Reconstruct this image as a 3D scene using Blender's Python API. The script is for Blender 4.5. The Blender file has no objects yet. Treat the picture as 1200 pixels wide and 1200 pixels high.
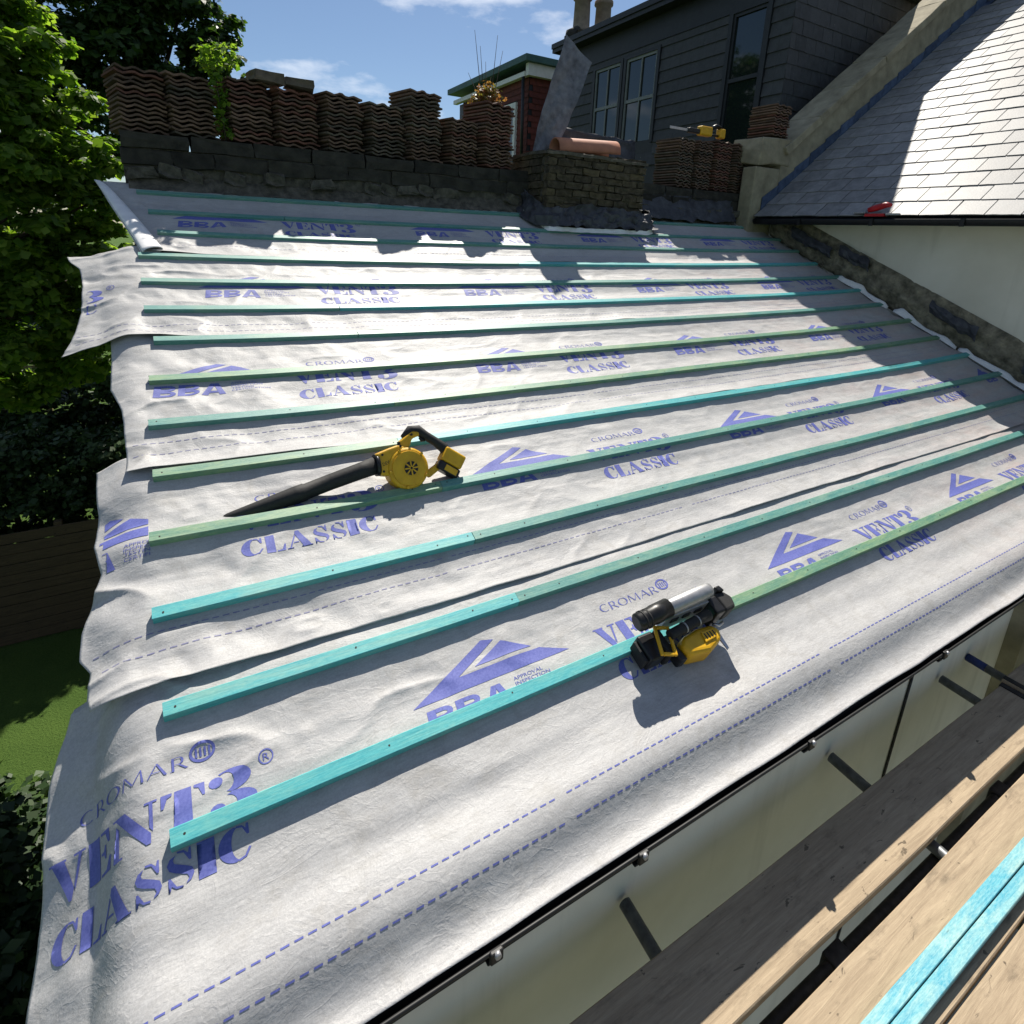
import bpy, bmesh, math, random
import numpy as np
from mathutils import Vector, Matrix

# ------------------------------------------------------------------ camera, sky, sun, exposure
sc = bpy.context.scene
random.seed(7)
RS = np.random.RandomState(11)
R = math.radians
CAM = Vector((0.193, -1.413, 1.628))
yaw, pitch, roll = R(30.5), R(-16.247), R(2.268)
fw = Vector((math.sin(yaw) * math.cos(pitch), math.cos(yaw) * math.cos(pitch), math.sin(pitch)))
r0 = Vector((math.cos(yaw), -math.sin(yaw), 0)); u0 = r0.cross(fw)
rt = r0 * math.cos(roll) + u0 * math.sin(roll); upv = u0 * math.cos(roll) - r0 * math.sin(roll)
cd = bpy.data.cameras.new('camera'); cam = bpy.data.objects.new('camera', cd); sc.collection.objects.link(cam)
M = Matrix((rt, upv, -fw)).transposed().to_4x4(); M.translation = CAM
cam.matrix_world = M
cd.sensor_width = 36; cd.lens = 36 * 661.2 / 1200; cd.shift_y = (465.6 - 600) / 1200
cd.clip_start = 0.02; cd.clip_end = 3000
sc.camera = cam

SUN = Vector((0.43, 0.655, 1.0)).normalized()
el = math.asin(SUN.z); az = math.atan2(SUN.x, SUN.y)
w = bpy.data.worlds.new('World'); sc.world = w; w.use_nodes = True
nt = w.node_tree; nt.nodes.clear()
out = nt.nodes.new('ShaderNodeOutputWorld'); bg = nt.nodes.new('ShaderNodeBackground'); sky = nt.nodes.new('ShaderNodeTexSky')
sky.sky_type = 'NISHITA'; sky.sun_disc = False; sky.sun_elevation = el; sky.sun_rotation = az
sky.altitude = 50; sky.air_density = 1.0; sky.dust_density = 0.3; sky.ozone_density = 4.0
tc = nt.nodes.new('ShaderNodeTexCoord'); mp = nt.nodes.new('ShaderNodeMapping'); mp.inputs['Scale'].default_value = (1.6, 1.6, 4.2)
mp.inputs['Location'].default_value = (0.35, 0.1, 0.2)
nz = nt.nodes.new('ShaderNodeTexNoise'); nz.inputs['Scale'].default_value = 2.1; nz.inputs['Detail'].default_value = 7; nz.inputs['Roughness'].default_value = 0.55
rp = nt.nodes.new('ShaderNodeValToRGB'); rp.color_ramp.elements[0].position = 0.53; rp.color_ramp.elements[1].position = 0.70
mx = nt.nodes.new('ShaderNodeMixRGB'); mx.inputs['Color2'].default_value = (13.0, 13.3, 13.8, 1)
L_ = nt.links
L_.new(tc.outputs['Generated'], mp.inputs['Vector']); L_.new(mp.outputs['Vector'], nz.inputs['Vector']); L_.new(nz.outputs['Fac'], rp.inputs['Fac'])
L_.new(rp.outputs['Color'], mx.inputs['Fac']); L_.new(sky.outputs['Color'], mx.inputs['Color1']); L_.new(mx.outputs['Color'], bg.inputs['Color'])
bg.inputs['Strength'].default_value = 0.060
L_.new(bg.outputs['Background'], out.inputs['Surface'])
sl = bpy.data.lights.new('sun', 'SUN'); sl.energy = 5.0; sl.angle = R(0.53); sl.color = (1.0, 0.94, 0.84)
so = bpy.data.objects.new('sun', sl); sc.collection.objects.link(so); so.rotation_euler = SUN.to_track_quat('Z', 'Y').to_euler()
so.location = (6, 8, 14)
vs = sc.view_settings
vs.view_transform = 'Standard'; vs.look = 'None'; vs.gamma = 1.0; vs.use_curve_mapping = False; vs.exposure = 0.60
sc.render.engine = 'CYCLES'

# ------------------------------------------------------------------ helpers
col = sc.collection
TH = R(23.913); CT, ST = math.cos(TH), math.sin(TH)
GZ = -4.7                                        # garden level

def sag(x, s):
    u = np.clip((np.asarray(x) - 3.75) / 3.75, -1, 1); v = np.clip(np.asarray(s) / 4.7, 0, 1)
    return -0.05 * (1 - np.abs(u) ** 3) * np.sin(np.pi * v)

def roofw(x, s, h):                              # roof coordinates -> world (n,3)
    x = np.asarray(x, float); s = np.asarray(s, float); h = np.asarray(h, float) + sag(x, s)
    return np.stack([x + 0 * s, s * CT - h * ST, s * ST + h * CT], -1)

def W(x, s, h): return Vector(roofw(x, s, h).tolist())

def hash2(ix, iy, seed):
    n = (ix * 374761393 + iy * 668265263 + seed * 1274126177) & 0x7fffffff
    n = ((n ^ (n >> 13)) * 1274126177) & 0x7fffffff
    return ((n ^ (n >> 16)) & 0xffff) / 65535.0

def vnoise(x, y, seed=0):
    x = np.asarray(x, float); y = np.asarray(y, float)
    ix = np.floor(x).astype(np.int64); iy = np.floor(y).astype(np.int64); fx = x - ix; fy = y - iy
    fx = fx * fx * (3 - 2 * fx); fy = fy * fy * (3 - 2 * fy)
    a = hash2(ix, iy, seed); b = hash2(ix + 1, iy, seed); c = hash2(ix, iy + 1, seed); d = hash2(ix + 1, iy + 1, seed)
    return (a * (1 - fx) + b * fx) * (1 - fy) + (c * (1 - fx) + d * fx) * fy

def fbm(x, y, seed=0, o=3):
    t = 0; a = 0.5
    for k in range(o):
        t = t + a * (vnoise(x * 2 ** k, y * 2 ** k, seed + k * 17) - 0.5) * 2; a *= 0.5
    return t

class MB:
    def __init__(s): s.v = []; s.f = []; s.smooth = []
    def add(s, verts, faces, smooth=False):
        b = len(s.v); s.v += [tuple(p) for p in verts]; s.f += [tuple(i + b for i in q) for q in faces]; s.smooth += [smooth] * len(faces); return s
    def box(s, a, b, M=None):
        x0, y0, z0 = a; x1, y1, z1 = b
        vs_ = [Vector(p) for p in ((x0, y0, z0), (x1, y0, z0), (x1, y1, z0), (x0, y1, z0), (x0, y0, z1), (x1, y0, z1), (x1, y1, z1), (x0, y1, z1))]
        if M is not None: vs_ = [M @ p for p in vs_]
        return s.add(vs_, [(0, 3, 2, 1), (4, 5, 6, 7), (0, 1, 5, 4), (1, 2, 6, 5), (2, 3, 7, 6), (3, 0, 4, 7)])
    def cbox(s, a, b, c=0.004, M=None):          # chamfered box
        x0, y0, z0 = a; x1, y1, z1 = b; vs_ = []; idx = {}
        for i, X in enumerate((x0, x1)):
            for j, Yy in enumerate((y0, y1)):
                for k, Z in enumerate((z0, z1)):
                    sx, sy, sz = (1 - 2 * i) * c, (1 - 2 * j) * c, (1 - 2 * k) * c
                    for ax, p in enumerate(((X, Yy + sy, Z + sz), (X + sx, Yy, Z + sz), (X + sx, Yy + sy, Z))):
                        idx[(i, j, k, ax)] = len(vs_); vs_.append(Vector(p))
        g = lambda i, j, k, ax: idx[(i, j, k, ax)]
        F = []
        for i in (0, 1):
            q = [g(i, 0, 0, 0), g(i, 1, 0, 0), g(i, 1, 1, 0), g(i, 0, 1, 0)]; F.append(q if i else q[::-1])
            q = [g(0, i, 0, 1), g(0, i, 1, 1), g(1, i, 1, 1), g(1, i, 0, 1)]; F.append(q if i else q[::-1])
            q = [g(0, 0, i, 2), g(1, 0, i, 2), g(1, 1, i, 2), g(0, 1, i, 2)]; F.append(q if i else q[::-1])
        for i in (0, 1):
            for j in (0, 1):
                F.append([g(0, i, j, 1), g(1, i, j, 1), g(1, i, j, 2), g(0, i, j, 2)])
                F.append([g(i, 0, j, 0), g(i, 1, j, 0), g(i, 1, j, 2), g(i, 0, j, 2)])
                F.append([g(i, j, 0, 0), g(i, j, 1, 0), g(i, j, 1, 1), g(i, j, 0, 1)])
                for k in (0, 1): F.append([g(i, j, k, 0), g(i, j, k, 1), g(i, j, k, 2)])
        if M is not None: vs_ = [M @ p for p in vs_]
        return s.add(vs_, F)
    def tube(s, pts, rad, n=12, caps=True, smooth=True):
        pts = [Vector(p) for p in pts]; rad = rad if isinstance(rad, (list, tuple)) else [rad] * len(pts)
        vs_ = []; F = []; prev = None
        for i, p in enumerate(pts):
            t = (pts[min(i + 1, len(pts) - 1)] - pts[max(i - 1, 0)]).normalized()
            if prev is None:
                a = t.orthogonal().normalized()
            else:
                a = (prev - t * prev.dot(t)).normalized()
            prev = a; b = t.cross(a)
            for k in range(n):
                an = 2 * math.pi * k / n; vs_.append(p + (a * math.cos(an) + b * math.sin(an)) * rad[i])
        for i in range(len(pts) - 1):
            for k in range(n):
                F.append((i * n + k, i * n + (k + 1) % n, (i + 1) * n + (k + 1) % n, (i + 1) * n + k))
        s.add(vs_, F, smooth)
        if caps:
            e = len(s.v) - len(vs_)
            s.f.append(tuple(e + k for k in range(n))[::-1]); s.smooth.append(False)
            s.f.append(tuple(e + (len(pts) - 1) * n + k for k in range(n))); s.smooth.append(False)
        return s
    def prism(s, poly, z0, z1, M=None):          # polygon in local xy extruded in z
        n = len(poly); vs_ = [Vector((x, y, z0)) for x, y in poly] + [Vector((x, y, z1)) for x, y in poly]
        if M is not None: vs_ = [M @ p for p in vs_]
        return s.add(vs_, [tuple(range(n))[::-1], tuple(range(n, 2 * n))] + [(i, (i + 1) % n, n + (i + 1) % n, n + i) for i in range(n)])
    def grid(s, P, smooth=True, thick=None):     # P: (n,m,3)
        n, m = P.shape[:2]
        F = [(i * m + j, (i + 1) * m + j, (i + 1) * m + j + 1, i * m + j + 1) for i in range(n - 1) for j in range(m - 1)]
        return s.add(P.reshape(-1, 3).tolist(), F, smooth)
    def mesh(s, name, mat, recalc=True):
        me = bpy.data.meshes.new(name); me.from_pydata(s.v, [], s.f)
        me.polygons.foreach_set('use_smooth', s.smooth); me.materials.append(mat)
        if recalc:
            bm = bmesh.new(); bm.from_mesh(me); bmesh.ops.recalc_face_normals(bm, faces=bm.faces); bm.to_mesh(me); bm.free()
        me.update(); return me
    def build(s, name, mat, parent=None, recalc=True): return ob(name, s.mesh(name, mat, recalc), parent)

def ob(name, data, parent=None, M=None):
    o = bpy.data.objects.new(name, data); col.objects.link(o)
    if parent is not None: o.parent = parent
    if M is not None: o.matrix_local = M
    return o
def tag(o, label=None, cat=None, group=None, kind=None):
    if label: o['label'] = label
    if cat: o['category'] = cat
    if group: o['group'] = group
    if kind: o['kind'] = kind
    return o
def thing(name, label, cat, group=None, loc=(0, 0, 0)):
    o = bpy.data.objects.new(name, None); col.objects.link(o); o.location = loc; o.empty_display_size = 0.1
    return tag(o, label, cat, group)
def solidify(o, t, off=-1):
    m = o.modifiers.new('solid', 'SOLIDIFY'); m.thickness = t; m.offset = off; return o
def bevel(o, w_, seg=2, ang=35):
    m = o.modifiers.new('bev', 'BEVEL'); m.width = w_; m.segments = seg; m.limit_method = 'ANGLE'; m.angle_limit = R(ang); return o
def frame(o, x, y):                              # matrix from origin, x axis, y-ish axis
    x = Vector(x).normalized(); z = x.cross(Vector(y)).normalized(); y = z.cross(x)
    m = Matrix((x, y, z)).transposed().to_4x4(); m.translation = Vector(o); return m

# ------------------------------------------------------------------ materials
class Mat:
    def __init__(s, name, rough=0.8, metal=0.0, spec=0.4):
        s.m = bpy.data.materials.new(name); s.m.use_nodes = True; s.t = s.m.node_tree; s.n = s.t.nodes; s.l = s.t.links
        s.b = s.n['Principled BSDF']; s.b.inputs['Roughness'].default_value = rough; s.b.inputs['Metallic'].default_value = metal
        s.b.inputs['Specular IOR Level'].default_value = spec
        s.co = s.n.new('ShaderNodeTexCoord')
    def vec(s, scale=(1, 1, 1), src='Object', rnd=False):
        m = s.n.new('ShaderNodeMapping'); m.inputs['Scale'].default_value = scale; s.l.new(s.co.outputs[src], m.inputs['Vector'])
        if rnd:
            oi = s.n.new('ShaderNodeObjectInfo'); mu = s.n.new('ShaderNodeMath'); mu.operation = 'MULTIPLY'; mu.inputs[1].default_value = 37.0
            s.l.new(oi.outputs['Random'], mu.inputs[0]); s.l.new(mu.outputs[0], m.inputs['Location'])
        return m.outputs['Vector']
    def noise(s, v, scale, detail=4, rough=0.55, dist=0):
        n = s.n.new('ShaderNodeTexNoise'); n.inputs['Scale'].default_value = scale; n.inputs['Detail'].default_value = detail
        n.inputs['Roughness'].default_value = rough; n.inputs['Distortion'].default_value = dist; s.l.new(v, n.inputs['Vector']); return n.outputs['Fac']
    def ramp(s, fac, stops):
        r = s.n.new('ShaderNodeValToRGB'); e = r.color_ramp.elements
        while len(e) < len(stops): e.new(0.5)
        for k, (p, c) in enumerate(stops):
            e[k].position = p; e[k].color = (*c, 1) if len(c) == 3 else c
        s.l.new(fac, r.inputs['Fac']); return r.outputs['Color']
    def mix(s, fac, a, b, mode='MIX'):
        m = s.n.new('ShaderNodeMixRGB'); m.blend_type = mode
        for sock, v in ((m.inputs['Fac'], fac), (m.inputs['Color1'], a), (m.inputs['Color2'], b)):
            if isinstance(v, (int, float)): sock.default_value = v
            elif isinstance(v, tuple): sock.default_value = (*v, 1)
            else: s.l.new(v, sock)
        return m.outputs['Color']
    def rand(s, island=False):
        if island:
            return s.n.new('ShaderNodeNewGeometry').outputs['Random Per Island']
        return s.n.new('ShaderNodeObjectInfo').outputs['Random']
    def color(s, c):
        if isinstance(c, tuple): s.b.inputs['Base Color'].default_value = (*c, 1)
        else: s.l.new(c, s.b.inputs['Base Color'])
        return s
    def bump(s, fac, st=0.3, dist=0.01):
        b = s.n.new('ShaderNodeBump'); b.inputs['Strength'].default_value = st; b.inputs['Distance'].default_value = dist
        s.l.new(fac, b.inputs['Height']); s.l.new(b.outputs['Normal'], s.b.inputs['Normal']); return s
    def roughness(s, fac, a, b):
        m = s.n.new('ShaderNodeMapRange'); m.inputs['To Min'].default_value = a; m.inputs['To Max'].default_value = b
        s.l.new(fac, m.inputs['Value']); s.l.new(m.outputs['Result'], s.b.inputs['Roughness']); return s

def simple(name, c, c2=None, scale=20, rough=0.7, metal=0, bump=0.15, dist=0.004, var=0.0, spec=0.4, stretch=(1, 1, 1)):
    m = Mat(name, rough, metal, spec); v = m.vec(stretch, rnd=True); n = m.noise(v, scale, 6, 0.6)
    c2 = c2 or tuple(x * 0.7 for x in c); cc = m.ramp(n, [(0.3, c2), (0.7, c)])
    if var:
        d = m.ramp(m.rand(), [(0, (1 - var,) * 3), (1, (1 + var,) * 3)]); cc = m.mix(1.0, cc, d, 'MULTIPLY')
    m.color(cc)
    if bump: m.bump(n, bump, dist)
    return m.m

def membrane_mat():
    m = Mat('membrane_fabric', 0.56, 0, 0.35); v = m.vec()
    big = m.noise(v, 3.0, 5, 0.6, 0.5); fine = m.noise(v, 160, 3, 0.7); scr = m.noise(m.vec((6, 45, 45)), 2.0, 6, 0.65, 1.0)
    c = m.ramp(big, [(0.3, (0.33, 0.33, 0.335)), (0.7, (0.45, 0.446, 0.438))])
    c = m.mix(0.35, c, m.ramp(scr, [(0.35, (0.27, 0.262, 0.255)), (0.62, (0.50, 0.495, 0.485))]))
    c = m.mix(m.ramp(m.noise(v, 22, 4, 0.7), [(0.66, (0, 0, 0)), (0.75, (0.28,) * 3)]), c, (0.22, 0.205, 0.19))
    c = m.mix(0.22, c, m.ramp(fine, [(0.35, (0.25, 0.25, 0.25)), (0.65, (0.56, 0.553, 0.546))]))
    dirt = m.noise(v, 9, 6, 0.7, 0.6); c = m.mix(m.ramp(dirt, [(0.52, (0, 0, 0)), (0.72, (0.42,) * 3)]), c, (0.26, 0.245, 0.22))
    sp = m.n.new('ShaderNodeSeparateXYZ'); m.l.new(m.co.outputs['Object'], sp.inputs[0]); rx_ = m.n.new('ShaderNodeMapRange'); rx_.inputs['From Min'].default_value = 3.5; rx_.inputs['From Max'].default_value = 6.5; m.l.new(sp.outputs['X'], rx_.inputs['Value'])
    flare_tint = m.mix(1.0, m.ramp(m.noise(m.vec((1, 4, 4)), 2.2, 5, 0.7), [(0.42, (0, 0, 0)), (0.7, (0.5,) * 3)]), rx_.outputs['Result'], 'MULTIPLY'); c = m.mix(flare_tint, c, (0.44, 0.31, 0.28))  # pink lens-flare tint painted into the fabric colour, stronger to the right
    m.color(c)
    h = m.mix(0.5, fine, m.noise(m.vec((14, 60, 60)), 1.0, 5, 0.6, 0.8)); h2 = m.mix(0.4, h, m.noise(v, 30, 4, 0.6, 1.2)); h3 = m.mix(0.5, h2, m.noise(m.vec((9, 16, 16)), 1.0, 6, 0.65, 1.5)); cr = m.ramp(m.noise(m.vec((2.2, 3.2, 3.2)), 1.6, 4, 0.6, 0.9), [(0.44, (0, 0, 0)), (0.49, (1, 1, 1)), (0.50, (0.2,) * 3), (0.56, (0, 0, 0))])
    cr2 = m.ramp(m.noise(m.vec((5, 7, 7)), 1.3, 3, 0.55, 1.4), [(0.46, (0, 0, 0)), (0.495, (0.8,) * 3), (0.53, (0, 0, 0))])
    h4 = m.mix(0.10, h3, cr); h5 = m.mix(0.06, h4, cr2); m.bump(h5, 0.42, 0.010)
    return m.m
def print_mat():
    m = Mat('printed_blue_ink', 0.6, 0, 0.25); v = m.vec(); n = m.noise(v, 120, 4, 0.7)
    m.color(m.ramp(n, [(0.3, (0.085, 0.10, 0.33)), (0.72, (0.15, 0.17, 0.45))])); return m.m
def batten_mat(name, a, b, c):
    m = Mat(name, 0.48, 0, 0.42); v = m.vec((1.2, 30, 30), rnd=True); g = m.noise(v, 3.0, 5, 0.6, 1.5)
    p = m.noise(m.vec((2.2, 9, 9), rnd=True), 2.0, 6, 0.7, 0.6)
    k = m.ramp(g, [(0.3, a), (0.68, b)]); k = m.mix(m.ramp(p, [(0.45, (0, 0, 0)), (0.62, (0.75,) * 3)]), k, c); p3 = m.noise(m.vec((1.1, 5, 5), rnd=True), 1.6, 5, 0.7, 0.8); k = m.mix(m.ramp(p3, [(0.52, (0, 0, 0)), (0.66, (0.55,) * 3)]), k, tuple(x * 0.45 + 0.22 * w for x, w in zip(c, (1.1, 1.25, 0.9))))
    kn = m.noise(m.vec((5, 18, 18), rnd=True), 3.0, 2, 0.5); k = m.mix(m.ramp(kn, [(0.73, (0, 0, 0)), (0.78, (0.75,) * 3)]), k, (0.03, 0.09, 0.08))
    fl = m.noise(m.vec((9, 40, 40), rnd=True), 5.0, 5, 0.75); k = m.mix(0.3, k, m.ramp(fl, [(0.35, a), (0.66, tuple(min(1, x * 1.25 + .06) for x in c))])); m.color(k); m.bump(g, 0.35, 0.002); return m.m
def wood_mat(name, a, b, spots=(0.03, 0.025, 0.02)):
    m = Mat(name, 0.8, 0, 0.2); v = m.vec((0.8, 14, 14), rnd=True); g = m.noise(v, 4.0, 7, 0.65, 1.0)
    k = m.ramp(g, [(0.25, a), (0.72, b)]); st = m.noise(m.vec((2, 5, 5), rnd=True), 3.2, 5, 0.65)
    k = m.mix(m.ramp(st, [(0.56, (0, 0, 0)), (0.72, (0.55,) * 3)]), k, spots); kn = m.noise(m.vec((5, 11, 11), rnd=True), 3.0, 3, 0.6, 0.5); k = m.mix(m.ramp(kn, [(0.66, (0, 0, 0)), (0.70, (0.85,) * 3)]), k, tuple(x * .8 for x in spots))
    fine = m.noise(m.vec((4, 60, 60), rnd=True), 6, 4, 0.7); k = m.mix(0.25, k, m.ramp(fine, [(0.3, a), (0.7, b)]))
    m.color(k); m.bump(g, 0.5, 0.004); return m.m
def leaf_mat(name, a, b, c, trans=0.5):
    m = Mat(name, 0.5, 0, 0.35); k = m.ramp(m.rand(True), [(0, a), (0.55, b), (1, c)]); m.color(k)
    t = m.n.new('ShaderNodeBsdfTranslucent'); br = m.mix(1.0, k, (1.5, 1.6, 0.7), 'MULTIPLY'); m.l.new(br, t.inputs['Color'])
    s_ = m.n.new('ShaderNodeMixShader'); s_.inputs['Fac'].default_value = trans
    m.l.new(m.b.outputs['BSDF'], s_.inputs[1]); m.l.new(t.outputs['BSDF'], s_.inputs[2])
    m.l.new(s_.outputs['Shader'], m.n['Material Output'].inputs['Surface']); return m.m
def brick_mat(name, a, b, c):
    m = Mat(name, 0.9, 0, 0.2); v = m.vec(rnd=True); n = m.noise(v, 14, 6, 0.7)
    k = m.ramp(m.rand(), [(0, a), (0.5, b), (1, c)]); k = m.mix(0.55, k, m.ramp(n, [(0.35, (0.014, 0.013, 0.010)), (0.7, (0.15, 0.125, 0.09))]), 'MIX')
    m.color(k); m.bump(n, 0.7, 0.012); return m.m
def slate_mat(name, a, b, rough=(0.32, 0.5)):
    m = Mat(name, 0.4, 0, 0.5); v = m.vec(rnd=True); n = m.noise(v, 9, 7, 0.7); f = m.noise(v, 60, 4, 0.7)
    k = m.ramp(m.rand(), [(0, a), (1, b)]); k = m.mix(0.5, k, m.ramp(n, [(0.3, tuple(x * .6 for x in a)), (0.7, tuple(x * 1.25 for x in b))]))
    k = m.mix(m.ramp(m.noise(v, 25, 3), [(0.68, (0, 0, 0)), (0.74, (0.5,) * 3)]), k, (0.20, 0.20, 0.17))
    m.color(k); m.bump(m.mix(0.5, n, f), 0.5, 0.004); m.roughness(n, *rough); return m.m
def glass_mat():
    m = Mat('window_glass', 0.04, 0, 0.9); m.color((0.012, 0.018, 0.016)); return m.m

MT = dict(
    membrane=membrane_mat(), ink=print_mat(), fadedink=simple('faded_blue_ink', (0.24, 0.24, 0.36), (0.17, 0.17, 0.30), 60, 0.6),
    underside=simple('membrane_white_back', (0.80, 0.80, 0.80), (0.66, 0.66, 0.67), 12, 0.6, bump=0.1),
    bat_cyan=batten_mat('batten_cyan', (0.026, 0.277, 0.319), (0.062, 0.435, 0.460), (0.151, 0.435, 0.385)),
    bat_teal=batten_mat('batten_teal', (0.034, 0.172, 0.166), (0.092, 0.298, 0.271), (0.172, 0.330, 0.251)),
    bat_green=batten_mat('batten_green', (0.049, 0.178, 0.136), (0.143, 0.299, 0.214), (0.243, 0.356, 0.178)),
    bat_blue=batten_mat('batten_blue', (0.017, 0.238, 0.357), (0.068, 0.391, 0.476), (0.357, 0.544, 0.493)),
    render=None, board=wood_mat('scaffold_board_wood', (0.22, 0.165, 0.11), (0.46, 0.365, 0.25)),
    fence=wood_mat('fence_wood', (0.045, 0.035, 0.022), (0.11, 0.08, 0.045)),
    trellis=wood_mat('trellis_wood', (0.14, 0.11, 0.05), (0.30, 0.25, 0.11)),
    tube=simple('galvanised_tube', (0.20, 0.21, 0.22), (0.09, 0.095, 0.10), 30, 0.45, 0.6, 0.1),
    bluecap=simple('tube_paint_blue', (0.02, 0.04, 0.16), None, 30, 0.5),
    rust_dark=simple('dark_steel', (0.05, 0.045, 0.04), (0.02, 0.018, 0.016), 30, 0.6, 0.4),
    black=simple('black_plastic', (0.012, 0.012, 0.013), (0.006, 0.006, 0.006), 60, 0.38, bump=0.05),
    gutter=simple('black_gutter', (0.010, 0.010, 0.0105), (0.005, 0.005, 0.005), 20, 0.5, bump=0.05),
    rubber=simple('black_rubber', (0.022, 0.022, 0.022), (0.012, 0.012, 0.012), 80, 0.7, bump=0.2),
    yellow=simple('yellow_plastic', (0.70, 0.40, 0.012), (0.55, 0.29, 0.008), 14, 0.42, bump=0.06),
    steel=simple('bright_steel', (0.55, 0.55, 0.56), (0.40, 0.40, 0.41), 30, 0.3, 0.85, 0.05),
    alu=simple('cast_alloy', (0.42, 0.42, 0.43), (0.30, 0.30, 0.30), 30, 0.4, 0.5, 0.08),
    red=simple('red_grip', (0.45, 0.015, 0.02), None, 30, 0.45),
    lead=simple('lead_sheet', (0.085, 0.088, 0.10), (0.028, 0.029, 0.036), 9, 0.6, 0.3, 0.6, 0.015),
    leadstrip=simple('weathered_lead_strip', (0.22, 0.225, 0.25), (0.07, 0.072, 0.085), 9, 0.55, 0.3, 0.6, 0.012),
    leadblue=simple('lead_flashing', (0.12, 0.17, 0.27), (0.06, 0.085, 0.15), 10, 0.45, 0.4, 0.3, 0.006, var=0.2),
    mortar=simple('old_mortar', (0.13, 0.118, 0.095), (0.035, 0.032, 0.026), 16, 0.95, bump=0.9, dist=0.02),
    soot=simple('sooty_masonry', (0.045, 0.041, 0.033), (0.014, 0.013, 0.011), 9, 0.95, bump=0.9, dist=0.02, var=0.25),
    moss=simple('mossy_mortar', (0.30, 0.265, 0.19), (0.06, 0.055, 0.04), 11, 0.95, bump=1.0, dist=0.03),
    brick=brick_mat('stock_brick', (0.030, 0.025, 0.016), (0.07, 0.056, 0.032), (0.12, 0.092, 0.045)),
    darkbrick=brick_mat('sooty_brick', (0.030, 0.027, 0.021), (0.05, 0.042, 0.03), (0.075, 0.058, 0.042)),
    tile=simple('brown_roof_tile', (0.17, 0.105, 0.072), (0.065, 0.043, 0.033), 8, 0.85, bump=0.5, dist=0.006, var=0.35),
    tile2=simple('weathered_roof_tile', (0.13, 0.105, 0.08), (0.055, 0.045, 0.035), 10, 0.9, bump=0.5, dist=0.006, var=0.3),
    redtile=simple('red_clay_tile', (0.18, 0.075, 0.052), (0.085, 0.04, 0.03), 10, 0.8, bump=0.4, var=0.3),
    terra=simple('terracotta', (0.50, 0.22, 0.13), (0.38, 0.16, 0.10), 10, 0.7, bump=0.2),
    pot=simple('chimney_pot_clay', (0.30, 0.24, 0.19), (0.18, 0.14, 0.11), 8, 0.85, bump=0.3),
    slate=slate_mat('roof_slate', (0.13, 0.13, 0.132), (0.27, 0.27, 0.268), (0.48, 0.66)),
    hung=slate_mat('hung_slate', (0.024, 0.026, 0.030), (0.056, 0.059, 0.066), (0.62, 0.78)),
    stone=simple('coping_stone', (0.36, 0.32, 0.22), (0.19, 0.165, 0.11), 5, 0.9, bump=0.6, dist=0.012),
    white=simple('white_paint', (0.72, 0.72, 0.69), (0.6, 0.6, 0.57), 10, 0.5, bump=0.05),
    dark=simple('dark_paint', (0.018, 0.022, 0.026), (0.011, 0.013, 0.016), 10, 0.5, bump=0.05),
    greyframe=simple('grey_window_paint', (0.20, 0.22, 0.21), (0.15, 0.16, 0.155), 10, 0.5, bump=0.05),
    redwall=simple('red_hung_tile', (0.15, 0.035, 0.025), (0.08, 0.022, 0.018), 9, 0.85, bump=0.3, var=0.2),
    copper=simple('green_copper_edge', (0.05, 0.13, 0.115), (0.03, 0.08, 0.075), 8, 0.6, bump=0.1),
    soffit=simple('grey_soffit', (0.17, 0.18, 0.17), (0.12, 0.125, 0.12), 8, 0.7, bump=0.1),
    glass=glass_mat(),
    bark=simple('bark', (0.09, 0.07, 0.05), (0.035, 0.028, 0.02), 12, 0.95, bump=0.9, dist=0.02, stretch=(1, 1, 0.25)),
    leaf=leaf_mat('leaf_bright', (0.06, 0.13, 0.015), (0.13, 0.22, 0.028), (0.22, 0.31, 0.05), 0.6),
    leafdark=leaf_mat('leaf_dark', (0.018, 0.045, 0.010), (0.035, 0.075, 0.015), (0.065, 0.115, 0.025), 0.4),
    leafhedge=leaf_mat('leaf_hedge', (0.015, 0.035, 0.010), (0.028, 0.06, 0.016), (0.05, 0.09, 0.025), 0.25),
    leafweed=leaf_mat('leaf_weed', (0.10, 0.11, 0.03), (0.22, 0.13, 0.05), (0.26, 0.10, 0.06), 0.4),
)
def render_mat():
    m = Mat('painted_render', 0.85, 0, 0.2); v = m.vec(); n = m.noise(v, 1.3, 5, 0.6); f = m.noise(v, 90, 4, 0.7)
    c = m.ramp(n, [(0.3, (0.60, 0.565, 0.47)), (0.7, (0.72, 0.685, 0.59))])
    st = m.noise(m.vec((2.5, 2.5, 0.25)), 2, 5, 0.6); c = m.mix(m.ramp(st, [(0.55, (0, 0, 0)), (0.75, (0.3,) * 3)]), c, (0.27, 0.25, 0.19))
    m.color(c); m.bump(f, 0.2, 0.003); return m.m
MT['render'] = render_mat()
def lawn_mat():
    m = Mat('lawn', 0.95, 0, 0.1); v = m.vec(src='Object'); n = m.noise(v, 1.2, 6, 0.65); f = m.noise(v, 40, 4, 0.7)
    c = m.ramp(n, [(0.3, (0.035, 0.075, 0.014)), (0.7, (0.075, 0.13, 0.025))]); c = m.mix(0.4, c, m.ramp(f, [(0.3, (0.02, 0.05, 0.008)), (0.7, (0.11, 0.17, 0.04))]))
    m.color(c); m.bump(f, 0.8, 0.05); return m.m
MT['lawn'] = lawn_mat()

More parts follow.
